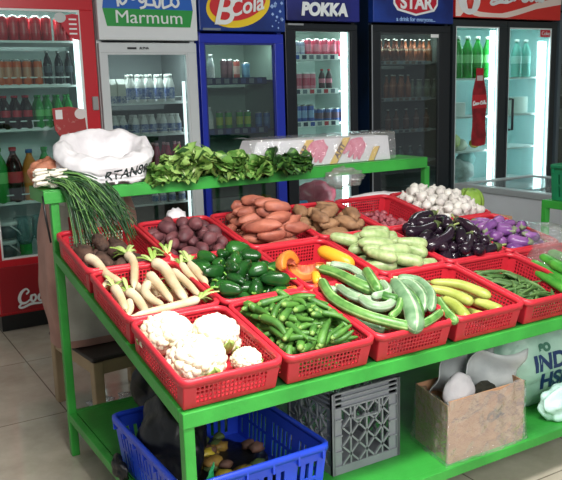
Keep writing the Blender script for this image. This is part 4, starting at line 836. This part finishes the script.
# open white sack with a rolled rim
CX,CY,CZ=.272,1.365,SH
def sackf(u,v):
    a=v*2*PI; w=1+.10*mnoise.noise(Vector((math.cos(a)*1.6,math.sin(a)*1.6,u*3)))+.05*mnoise.noise(Vector((math.cos(a)*5,math.sin(a)*5,u*7)))
    K=[(.90,.0),(1.0,.03),(1.0,.08),(.95,.10),(1.03,.112),(1.07,.14),(1.0,.165),(.86,.17),(.70,.15),(.60,.11),(.45,.075),(.22,.06),(.01,.062)]
    t=u*(len(K)-1); i=min(int(t),len(K)-2); f=t-i; r=K[i][0]*(1-f)+K[i+1][0]*f; z=K[i][1]*(1-f)+K[i+1][1]*f
    zz=z*(1+.10*mnoise.noise(Vector((math.cos(a)*2,math.sin(a)*2,4))))+(math.sin(a)*.125*r*.5 if z>.04 else 0)
    return Vector((math.cos(a)*.205*r*w,math.sin(a)*.125*r*w,max(.001,zz)+.012*(r>.3)*mnoise.noise(Vector((math.cos(a)*4,math.sin(a)*4,u*9)))*(z>.04)))
g=G(); g.grid(sackf,48,72,wrap=True); sk=g.build('woven_sack',m_sackw,loc=(CX,CY-.01,CZ)); tag(sk,'white plastic woven sack with a rolled open rim on the left of the rear shelf','sack')
m_ink=M('ink_black',(30,44,44),.6)
t=text('l','RTAN80',.056,(0,0,0),m_ink,None,ext=0,bold=.001,shear=.2); t.location=(.345,1.15,SH+.045); t.rotation_euler=(PI/2,-.12,.25); decal('print_lettering',t,sk,m_ink)
# carton of dried peppers in film
cx0,cx1,cy0,cy1,cz=.955,1.775,1.285,1.45,SH+.135
ct=empty('food_carton',(0,0,0)); tag(ct,'long white film-wrapped carton with pink pictures and yellow bands on the rear shelf','carton')
g=G(); g.hexa([(cx0-.03,cy0,SH+.001),(cx1,cy0,SH+.001),(cx1,cy1,SH+.001),(cx0-.03,cy1,SH+.001),(cx0+.03,cy0+.01,cz),(cx1-.01,cy0+.01,cz-.01),(cx1-.01,cy1,cz-.01),(cx0+.03,cy1,cz)]); g.build('box',M('carton_white',(226,222,228),.5,var=.03,scale=6),ct,bevel=.006)
m_yel=M('band_yellow',(222,180,70),.5); m_ppk=M('pepper_pink',(206,88,122),.5,c2=(224,140,164),scale=30)
def onface(u,v): return (u,v)
for k,x in enumerate((1.185,1.405,1.645)):
    w=.042; hh=.125; p=[(0,0),(w,0),(w+.085,hh),(.085,hh)]
    if k==2: p=[(0,0),(w*.8,0),(w+.03,.07),(.035,.07)]
    b=poly('yellow_band',p,m_yel,ct,(x-.02,cy0-.003,SH+.004)); 
    if k<2: text('band_lettering','APIT' if k else 'CAP',.040,(x+.042,cy0-.006,SH+.067),M('ink_brown',(90,60,50)),ct,rot=(PI/2,-math.atan2(hh,.085),0),bold=.001)
    poly('band_edge',[(p[1][0],p[1][1]),(p[1][0]+.004,0),(p[2][0]+.004,p[2][1]),p[2]],M('ink_brown',(90,60,50)),ct,(x-.02,cy0-.0035,SH+.004))
for k,x in enumerate((1.31,1.545)):
    for j in range(4):
        a=.25+j*.22; L=.135-.015*j
        q=[(0,0,1.2),(L*.5*math.cos(a+PI),L*.55*math.sin(a+PI),2.2),(L*math.cos(a+PI+.2),L*math.sin(a+PI+.25),.6)]
        strokes('pepper_picture',[q],.021,(x+.045+.004*j,cy0-.003-.0006*j,SH+.115-.006*j),m_ppk,ct)
text('print_lettering','FOOD',.016,(1.06,cy0-.003,SH+.105),M('ink_grey',(110,110,120)),ct)
def filmf(u,v):
    x=cx0-.02+(cx1-cx0+.04)*u; K=[(cy0-.012,SH+.003),(cy0-.014,SH+.07),(cy0-.004,cz+.006),(cy0+.08,cz+.014),(cy1+.01,cz+.008)]
    t=v*4; i=min(int(t),3); f=t-i; n=mnoise.noise(Vector((u*22,v*7,0)))*.008; return Vector((x,K[i][0]*(1-f)+K[i+1][0]*f-abs(n),K[i][1]*(1-f)+K[i+1][1]*f+abs(n)))
g=G(); g.grid(filmf,60,14); g.build('film',m_clear,ct)
fb=bumpy('film_bag',(1.42,1.215,SH-.06),(.11,.03,.05),m_clear,5,.4,3,3); tag(fb,'crumpled clear plastic hanging under the front edge of the rear shelf','plastic bag')
# lettuce heads
m_let=[M('lettuce_green',(104,150,66),.5,c2=(66,112,44),scale=14),M('lettuce_light',(158,188,106),.5,c2=(118,158,76),scale=14),M('lettuce_dark',(54,96,40),.5,c2=(36,70,30),scale=14)]
m_rib=M('lettuce_rib',(200,212,160),.5)
def lettuce(x,y,z,r,dirx,kind,label,seed,nl=15):
    rnd=random.Random(seed); o=empty('lettuce',(x,y,z)); tag(o,label,'lettuce','lettuces on the rear shelf')
    g=G(); gr=G()
    for i in range(nl):
        a=rnd.uniform(0,2*PI); el=rnd.uniform(-.5,1.1); d=Vector((math.cos(a)*math.cos(el)*1.25,math.sin(a)*math.cos(el)*.8-.25,math.sin(el)*.75)); d.normalize(); L=r*rnd.uniform(.9,1.25); wv=r*rnd.uniform(.8,1.15)
        s=d.cross(Vector((rnd.uniform(-.4,.4),rnd.uniform(-.4,.4),1))).normalized(); nn=s.cross(d); ph=rnd.random()*9; cu=rnd.uniform(.2,.6)
        def fn(u,v):
            ww=wv*math.sin(PI*min(.97,u*.8+.12))**.7*(v-.5)*1.7; e=abs(v-.5)*2
            ruf=.16*r*(e**2+u*u*.5)*math.sin(v*11+u*6+ph); return d*(L*u)+s*ww+nn*(ruf+cu*r*(u*u-.2)*-.6+e*e*.25*r)
        g.grid(fn,7,10,mi=lambda u,v:kind if (v>.45 and v<.55) else (kind+ (1 if rnd.random()<.25 else 0))%3)
        gr.tube([d*(L*.02),d*(L*.4)+nn*(.004),d*(L*.75)-nn*(cu*r*.2)],[.006,.004,.0015],6)
    g.build('leaves',m_let,o); gr.build('ribs',m_rib,o); return o
for k,(px,py,r,kd,l) in enumerate(((160,176,.055,0,'small green lettuce beside the white sack'),(176,168,.062,1,'pale green lettuce beside the white sack, second from the sack'),(193,166,.075,1,'largest pale curled lettuce on the rear shelf'),(212,172,.068,0,'green lettuce right of the pale curled one'),(231,172,.066,0,'ruffled green lettuce in the middle of the row of lettuces'),(251,170,.066,0,'green lettuce whose leaves hang over the shelf in front of the white carton'),(270,166,.062,2,'dark green leafy lettuce in front of the white carton'),(290,164,.055,2,'darkest leafy bunch at the right end of the row of lettuces'))):
    p=onY(px,py,1.285); lettuce(p.x,1.25 if px<240 else 1.225,max(p.z-.0,SH+r*.30),r*1.30,0,kd,l,40+k,16)
g=G(); g.tube([onY(190,168,1.22)+Vector((.034*math.cos(a)*(1-a/16),0,.034*math.sin(a)*(1-a/16))) for a in [i*.35 for i in range(34)]],[.007]*34,6)
# spring onions
m_so=M('spring_onion_leaf',(44,88,44),.4,c2=(28,62,32),scale=8); m_sol=M('spring_onion_light',(96,140,72),.4); m_sob=M('spring_onion_bulb',(226,220,206),.4)
rnd=random.Random(77)
for k in range(85):
    o=empty('spring_onion',(0,0,0)); b=onY(rnd.uniform(40,64),rnd.uniform(170,186),1.285+rnd.uniform(-.04,.06)); b.z=max(b.z,SH+.012); 
    e=onY(rnd.uniform(78,142),rnd.uniform(205,256),rnd.uniform(1.12,1.20)); mid=Vector((b.x+(e.x-b.x)*rnd.uniform(.3,.55),rnd.uniform(1.20,1.30),SH+rnd.uniform(.015,.05))); 
    if mid.y<1.25: mid.z-=.0
    m2=Vector((mid.x*.45+e.x*.55,rnd.uniform(1.165,1.215),SH-rnd.uniform(.03,.08)))
    o.location=b; tag(o,'spring onion in the bunch drooping over the left end of the rear shelf','spring onion','spring onions in the drooping bunch')
    r=rnd.uniform(.0036,.0058)
    body('bulb',[Vector((-.03,rnd.uniform(-.005,.005),-.002)),Vector((-.012,0,0)),Vector((.02,0,.002))],lambda t:.0045+.0045*math.sin(PI*min(1,t*1.2))*(t<.85),m_sob,n=8,steps=6,parent=o)
    for j in range(2):
        jx=Vector((rnd.uniform(-.02,.02),rnd.uniform(-.01,.01),rnd.uniform(-.03,.01)))
        body('leaf',[Vector((.015,0,.002)),(mid-b)+jx*.3,(m2-b)+jx*.6,(e-b)+jx],lambda t:r*(1-.55*t),m_so if rnd.random()<.75 else m_sol,n=6,steps=12,sq=.6,parent=o)
on=bumpy('onion_bag',(.04,1.42,SH+.05),(.075,.05,.065),M('net_orange_pink',(206,140,110),.6,c2=(160,96,70),scale=20,bump=.4,bscale=80),3,.3,2.5,4,flat=SH+.002); tag(on,'orange-pink net bag at the left end of the rear shelf behind the spring onion bulbs','bag')
g=G(); g.tube([(-.035,1.24,SH-.02),(-.03,1.235,1.05),(-.018,1.24,.95)],[.004,.005,.004],6); tag(g.build('strap',m_black),'thin black strap hanging from the left end of the rear shelf','strap')
wb=bumpy('plastic_bag',(1.66,1.262,.975),(.16,.03,.028),m_sackw,8,.4,3,3); tag(wb,'white plastic bag tucked behind the back rim of the potato basket','plastic bag')
wb=bumpy('plastic_bag',(.545,1.27,.985),(.045,.03,.045),m_sackw,9,.3,3,3); tag(wb,'small white plastic bag behind the beet basket','plastic bag')
# sack on the stool behind the stand
m_ply=M('sack_pink_tan',(186,140,126),.6,c2=(160,116,104),scale=6,bump=.3)
def bs(u,v):
    a=v*2*PI; c,s=math.cos(a),math.sin(a); ex=.45; x=math.copysign(abs(c)**ex,c); y=math.copysign(abs(s)**ex,s); z=u
    k=(.90+.10*math.sin(PI*min(1,u*1.1)))*(1-.10*max(0,u-.8)/.2)*(1+.06*mnoise.noise(Vector((x*2,y*2,u*4)))); return Vector((x*.235*k,y*.135*k,z*.74))
g=G(); g.grid(bs,26,48,wrap=True); n=len(g.v); 
g.f.append(list(range(n-48,n))); g.m.append(0); g.s.append(True)
bk=g.build('woven_sack',m_ply,loc=(.275,1.70,.374)); tag(bk,'tall pink-tan sack with a printed white panel standing on the stool behind the stand','sack')
m_pan=M('sack_panel',(208,202,192),.6,c2=(186,178,168),scale=8)
def panf(u,v): return Vector(((u-.5)*.34,(v-.5)*.70,0))
g=G(); g.grid(panf,24,40); t=g.build('p',m_pan); t.location=(.25,1.35,.76); t.rotation_euler=(PI/2,0,0); decal('white_panel',t,bk,m_pan,.002)
m_ri=M('ink_red',(176,60,66),.6); t=text('l','INDIA',.11,(0,0,0),m_ri,None,ext=0,bold=.002); t.location=(.29,1.34,.95); t.rotation_euler=(PI/2,0,0); decal('print_lettering',t,bk,m_ri,.005)
for i in range(6):
    t=text('l','IIIIIIIIIII',.03,(0,0,0),M('ink_dim',(120,112,108)),None,ext=0); t.location=(.24,1.34,.52+.035*i); t.rotation_euler=(PI/2,0,0); bpy.data.objects.remove(t)
# stool
sl=empty('stool',(0,0,0)); tag(sl,'beige stool with a dark seat behind the left end of the stand','stool')
m_bei=M('stool_beige',(176,150,116),.5,var=.08,scale=5); SZ=.37
sx0,sx1,sy0,sy1=.155,.62,1.39,1.95
g=G(); g.box((sx0,sy0,SZ-.022),(sx1,sy1,SZ)); g.build('seat',M('seat_dark',(44,34,30),.5),sl,bevel=.018)
g=G(); g.box((sx0+.015,sy0+.012,SZ-.085),(sx1-.015,sy0+.03,SZ-.023)); g.box((sx0+.015,sy1-.03,SZ-.085),(sx1-.015,sy1-.012,SZ-.023)); g.box((sx0+.012,sy0+.03,SZ-.085),(sx0+.03,sy1-.03,SZ-.023)); g.box((sx1-.03,sy0+.03,SZ-.085),(sx1-.012,sy1-.03,SZ-.023)); g.build('apron',m_bei,sl,bevel=.003)
for x,y in ((sx0+.005,sy0+.005),(sx1-.055,sy0+.005),(sx0+.005,sy1-.055),(sx1-.055,sy1-.055)): boxo('leg',(x,y,0),(x+.05,y+.05,SZ-.023),m_bei,sl,bevel=.006)
_p=Vector((sx0,sy0,0)); _R=Matrix.Rotation(.10,3,'Z'); sl.rotation_euler=(0,0,.10); sl.location=_p-_R@_p
for k,(x,y,s) in enumerate(((.42,1.62,.07),(.27,1.70,.05))):
    c=bumpy('clear_bag',(x,y,s*.55),(s*1.3,s,s*.6),m_clear,20+k,.5,3,3,flat=.002); tag(c,'crumpled clear plastic bag on the floor under the stool, %s'%('larger one' if k==0 else 'smaller one near the left leg'),'plastic bag')
# ---------------------------------------------------------------- lower shelf
def slot_crate(name,x0,x1,y0,y1,z0,z1,mat,n,ins,bars=True):
    o=empty(name,((x0+x1)/2,(y0+y1)/2,z0)); cx,cy=(x0+x1)/2,(y0+y1)/2; W,D,Hh=(x1-x0)/2,(y1-y0)/2,z1-z0
    cb=[(-W+ins,-D+ins),(W-ins,-D+ins),(W-ins,D-ins),(-W+ins,D-ins)]; ct=[(-W+.012,-D+.012),(W-.012,-D+.012),(W-.012,D-.012),(-W+.012,D-.012)]
    for s in range(4):
        g=G(); a,b,c,e=cb[s],cb[(s+1)%4],ct[s],ct[(s+1)%4]; L=math.dist(a,b); k=max(4,int(L/.028))
        def pt(u,v): return (( a[0]+(b[0]-a[0])*u)*(1-v)+(c[0]+(e[0]-c[0])*u)*v,(a[1]+(b[1]-a[1])*u)*(1-v)+(c[1]+(e[1]-c[1])*u)*v,v*Hh)
        def q(u0,u1,v0,v1): g.add([pt(u0,v0),pt(u1,v0),pt(u1,v1),pt(u0,v1)],[(0,1,2,3)])
        rows=((.10,.40),(.46,.74)); q(0,1,0,.10); q(0,1,.40,.46); q(0,1,.74,1)
        for (v0,v1) in rows:
            us=[i/k for i in range(k+1)]
            for i in range(k):
                solid=(i==0 or i==k-1 or i%6==5)
                if solid: q(us[i],us[i+1],v0,v1)
                else: m_=us[i]*.45+us[i+1]*.55; q(us[i],m_,v0,v1)
        g.build('side_wall',mat,o,solid=.004)
    g=G(); g.add([(x,y,.004) for x,y in cb],[(0,1,2,3)]); g.build('base',mat,o,solid=.004)
    r=rim_mesh(2*W,2*D,Hh); r.build('rim',mat,o,solid=.004)
    rib=G(); rib.box((-.003,-.013,Hh*.78),(.003,.001,Hh-.002)); rm=rib.mesh('rim_rib',mat)
    for s in range(4):
        a,b=ct[s],ct[(s+1)%4]; k=int(math.dist(a,b)/.09)
        for i in range(k+1):
            u=.04+.92*i/k; q=bpy.data.objects.new('rim_rib',rm); COL.objects.link(q); q.parent=o; q.location=(a[0]+(b[0]-a[0])*u,a[1]+(b[1]-a[1])*u,0); q.rotation_euler=(0,0,s*PI/2)
    return o
m_bl=M('blue_plastic',(36,74,214),.35,var=.1,scale=5)
bc=slot_crate('plastic_crate',.010,.54,.065,.71,LS+.001,LS+.197,m_bl,12,.03); tag(bc,'bright blue slotted plastic crate on the lower shelf behind the front left leg','crate')
poly('torn_label',[(0,0),(.035,.01),(.05,.06),(.02,.085),(.03,.05),(-.01,.04)],M('label_worn',(205,215,215)),bc,(-.245,-.10,.06),rot=(PI/2,0,-PI/2),ext=.003)
m_bb=M('black_bag',(14,15,17),.42,bump=.6,bscale=14)
b=bumpy('trash_bag',(.145,.46,LS+.165),(.10,.17,.15),m_bb,31,.25,1.8,5,fine=.03,flat=LS+.008); tag(b,'black plastic bag bulging out of the back of the blue crate','bag')
b=bumpy('trash_bag',(.40,.86,LS+.19),(.24,.11,.19),m_bb,32,.25,1.8,5,fine=.03,flat=LS+.002); tag(b,'large black plastic bag on the lower shelf behind the blue crate','bag')
b=bumpy('cloth_scrap',(-.003,.60,LS+.038),(.022,.06,.045),m_bb,33,.5,3,3,flat=LS+.004); tag(b,'small black scrap wedged left of the blue crate','cloth')
b=bumpy('trash_bag',(.33,.42,LS+.028),(.15,.22,.026),m_bb,36,.2,2,4,flat=LS+.008); tag(b,'flattened black bag lining the bottom of the blue crate under the scraps','bag')
# scraps inside the blue crate
scm=[M('scrap_ochre',(150,120,50),.6,c2=(110,80,40),scale=30),M('scrap_yellow',(190,170,50),.5,c2=(140,120,40),scale=25),M('scrap_brown',(110,78,64),.7,c2=(70,50,44),scale=25),M('scrap_green',(90,110,60),.6,c2=(60,76,42),scale=25)]
rnd=random.Random(9)
for k in range(22):
    s=rnd.uniform(.018,.034); x=rnd.uniform(.25,.46); y=rnd.uniform(.26,.60); c=(x,y,LS+.045+s*.6+(.015 if k>9 else 0)); kk=k%4
    g=G(); g.ico((0,0,0),s,2,sq=(1.2,.9,.7),namp=.5,nsc=2,seed=k); o=g.build('vegetable_scrap',scm[kk]); o.location=c; tag(o,('ochre','yellow','brown','dull green')[kk]+' vegetable scrap on the bottom of the blue crate','vegetable scrap',('ochre','yellow','brown','dull green')[kk]+' scraps in the blue crate')
def gb_(u,v): 
    a=(v-.5)*1.6; return Vector((math.sin(a)*.028*math.sin(PI*min(1,u+.08))+.01*math.sin(u*7),math.cos(a)*.02,u*.13-.0+.006*math.sin(v*9+u*5)))
g=G(); g.grid(gb_,14,10); o=g.build('green_bag',M('bag_green',(70,200,130),.35,c2=(40,160,96),scale=20),solid=.002,loc=(.135,.10,LS+.09)); tag(o,'upright piece of thin green plastic bag at the front of the blue crate','plastic bag')
b=bumpy('green_bag',(.085,.095,LS+.155),(.065,.045,.02),M('bag_turquoise',(60,196,160),.35,bump=.4),35,.5,3,3); tag(b,'turquoise plastic bag lying over the front left corner of the blue crate','plastic bag')
# grey milk crate
mx0,mx1,my0,my1,mz=.625,.925,.185,.485,LS+.305
m_gc=M('crate_grey',(140,144,150),.5,var=.08,scale=6)
mc=empty('milk_crate',((mx0+mx1)/2,(my0+my1)/2,LS+.001)); tag(mc,'grey lattice-sided milk crate on the lower shelf beside the blue crate','crate')
hw,hh=(mx1-mx0)/2,mz-LS-.002
def side(rot):
    g=G(); R=Matrix.Rotation(rot,4,'Z'); w=hw; y=-hw
    def B(x0,x1,z0,z1,d0=0,d1=.010): g.box((x0,y+d0,z0),(x1,y+d1,z1),mat=R)
    B(-w,-w+.012,0,hh); B(w-.012,w,0,hh); B(-w+.012,w-.012,0,.03); B(-w,-w+.045,0,hh,.008,.014); B(w-.045,w,0,hh,.008,.014)
    for z in (hh-.006,hh-.024,hh-.042,hh-.062): B(-w+.012,w-.012,z,z+.006)
    B(-w+.012,w-.012,hh-.062,hh,.008,.012)
    for z in (.08,.14,.20): B(w-.045,w-.012,z,z+.004); B(-w+.012,-w+.045,z,z+.004)
    a0,a1,z0,z1=-w+.045,w-.045,.03,hh-.062
    def bar(x0,za,x1,zb):
        d=Vector((x1-x0,0,zb-za)); L=d.length; d.normalize(); n=Vector((-d.z,0,d.x))*.0032; p=[Vector((x0,y+.001,za)),Vector((x1,y+.001,zb))]
        vs=[p[0]-n,p[1]-n,p[1]-n+Vector((0,.008,0)),p[0]-n+Vector((0,.008,0)),p[0]+n,p[1]+n,p[1]+n+Vector((0,.008,0)),p[0]+n+Vector((0,.008,0))]; g.hexa([R@v for v in vs])
    st=.07
    W2=a1-a0; H2=z1-z0
    c=-H2
    while c<W2:
        x0=max(0,c); x1=min(W2,c+H2)
        if x1>x0+.01: bar(a0+x0,z0+(x0-c),a0+x1,z0+(x1-c)); bar(a1-x0,z0+(x0-c),a1-x1,z0+(x1-c))
        c+=st
    x=a0+.035
    while x<a1: bar(x,z0,x,z1); x+=.07
    # hand hold
    g.box((-.052,y-.001,hh-.115),(.052,y+.013,hh-.109),mat=R); g.box((-.058,y-.001,hh-.115),(-.050,y+.013,hh-.062),mat=R); g.box((.050,y-.001,hh-.115),(.058,y+.013,hh-.062),mat=R)
    return g.build('lattice_side',m_gc,mc)
for k in range(4): side(k*PI/2)
boxo('base',(-hw+.012,-hw+.012,.001),(hw-.012,hw-.012,.008),m_gc,mc)
# cardboard box
m_card=M('cardboard',(184,142,108),.75,c2=(168,126,94),scale=5,bump=.1); m_cin=M('cardboard_inside',(150,114,84),.8)
K=[(1.018,.030),(1.392,.026),(1.432,.245),(1.058,.250)]; z0,z1=LS+.002,LS+.238
bxo=empty('cardboard_box',(1.22,.14,LS+.001)); tag(bxo,'open brown cardboard box wrapped in clear plastic on the lower shelf','box'); off=Vector((1.22,.14,LS+.001))
for s in range(4):
    a,b=K[s],K[(s+1)%4]; g=G(); zt=z1-(.03 if s in (0,) else 0); g.add([Vector((a[0],a[1],z0))-off,Vector((b[0],b[1],z0))-off,Vector((b[0],b[1],z1-.006*s))-off,Vector((a[0],a[1],z1-.004*s))-off],[(0,1,2,3)]); g.build('side_panel',m_card,bxo,solid=.005)
g=G(); g.add([Vector((x,y,z0+.004))-off for x,y in K],[(0,1,2,3)]); g.build('bottom',m_card,bxo,solid=.004)
text('print_lettering','OX',.05,(.02,-.118,.135),M('ink_smudge',(112,92,80),c2=(150,120,98),scale=50),bxo,rot=(PI/2,-.25,-.01),bold=.004,ext=.0006)
def wrap(u,v):
    t=u*3; i=min(int(t),2); f=t-i; seq=[K[3],K[0],K[1],K[2]]; p=Vector((seq[i][0]*(1-f)+seq[i+1][0]*f,seq[i][1]*(1-f)+seq[i+1][1]*f,0))
    c=Vector((1.225,.14,0)); d=(p-c).normalized(); n=abs(mnoise.noise(Vector((u*16,v*6,2)))); k=.006+.010*n+(.016*(1-v)**3); z=LS+.003+v*(.235+.015*mnoise.noise(Vector((u*12,3,3)))); q=p+d*k; q.z=z; return q-off
g=G(); g.grid(wrap,90,18); g.build('film',m_clear,bxo)
b=bumpy('plastic_bag',(1.13,.10,LS+.225),(.07,.035,.075),m_sackw,41,.12,1.6,4,fine=.01); b.rotation_euler=(0,.35,0); tag(b,'rounded white plastic bag sticking out of the left of the cardboard box','plastic bag')
m_gw=M('sheet_grey_white',(196,202,200),.5,c2=(166,172,172),scale=6,bump=.3)
def sh(u,v): return Vector((u*.24-.03+.06*v,.03*math.sin(u*5)+.01*math.sin(v*9+u*4),.0+v*.16+.012*math.sin(u*8)))
for k,(x,y,rz) in enumerate(((1.10,.20,.05),(1.20,.16,-.15))):
    g=G(); g.grid(sh,16,10); o=g.build('plastic_sheet',m_gw,solid=.003,loc=(x,y,LS+.17)); o.rotation_euler=(.15,0,rz); tag(o,'grey-white plastic sheet standing in the cardboard box, %s'%('behind the rounded bag' if k==0 else 'nearer the green printed sack'),'plastic sheet')
b=bumpy('produce_bundle',(1.27,.14,LS+.12),(.11,.07,.09),M('bundle_dark',(66,62,50),.7,c2=(40,44,36),scale=20,bump=.4),43,.4,3,4); tag(b,'dark produce filling the right half of the cardboard box','produce')
# green printed sack
m_gs=M('sack_pale_green',(172,208,190),.4,c2=(146,188,168),scale=5,bump=.5,bscale=16)
gs=bumpy('woven_sack',(1.69,.33,LS+.20),(.27,.20,.235),m_gs,47,.14,1.6,5,flat=LS+.003,fine=.02); tag(gs,'pale green woven sack with dark blue letters at the right end of the lower shelf','sack')
m_nv=M('ink_navy',(26,52,96),.5)
for s_,z_,x_,sz,mt_ in (('SO',LS+.335,1.545,.042,M('ink_green',(60,110,90))),('INDIA',LS+.27,1.62,.092,m_nv),('HSD',LS+.185,1.63,.092,m_nv)):
    t=text('l',s_,sz,(0,0,0),mt_,None,ext=0,bold=.004); t.location=(x_,-.05,z_); t.rotation_euler=(PI/2-.25,-.12,-.45); decal('print_lettering',t,gs,mt_,.003)
b=bumpy('plastic_bag',(1.66,.07,LS+.07),(.10,.05,.075),M('bag_aqua_white',(196,232,222),.4,bump=.4,bscale=14),49,.3,1.8,4,flat=LS+.003,fine=.02); tag(b,'torn white-aqua plastic bag end between the cardboard box and the green sack','plastic bag')
# ---------------------------------------------------------------- right side
gt=empty('green_table'); tag(gt,'green metal table at the right edge carrying a green crate','table')
tx0,tx1,ty0,ty1,tz=2.75,3.35,.55,1.125,.872
boxo('table_top',(tx0,ty0,tz-.045),(tx1,ty1,tz),m_green,gt,bevel=.003)
for x,y in ((tx0,ty0),(tx1-.035,ty0),(tx0,ty1-.035),(tx1-.035,ty1-.035)): boxo('leg',(x,y,0),(x+.035,y+.035,tz-.045),m_green,gt,bevel=.003)
gcr=slot_crate('plastic_crate',2.765,3.20,.62,1.10,tz+.002,tz+.20,M('crate_green',(24,132,88),.4,var=.15,scale=5),12,.02); tag(gcr,'green slotted plastic crate on the green table at the right edge','crate')
m_cab=M('cabbage_green',(168,200,92),.5,c2=(132,172,66),scale=9); 
sup=boxo('carton_stack',(2.15,1.13,0),(2.52,1.50,.80),m_card); tag(sup,'tall cardboard carton carrying the cabbages behind the garlic','box')
for k,(x,y,z,r) in enumerate(((2.235,1.30,.80,.068),(2.37,1.31,.80,.080))):
    o=empty('cabbage',(x,y,z)); tag(o,'light green cabbage behind the garlic, %s'%('left one' if k==0 else 'taller one beside the freezer'),'cabbage')
    g=G(); g.ico((0,0,r*.98),r*.9,3,namp=.1,nsc=2,seed=k); g.build('head',m_cab,o)
    for i in range(4):
        a0=i*1.57+k
        def lf(u,v): a=a0+(v-.5)*1.5; e=-.9+u*2.0; q=r*1.0; return Vector((math.cos(a)*math.cos(e)*q,math.sin(a)*math.cos(e)*q,r*.98+math.sin(e)*q+.004*math.sin(v*14)))
        g=G(); g.grid(lf,8,8); g.build('leaf',m_cab,o,solid=.002)
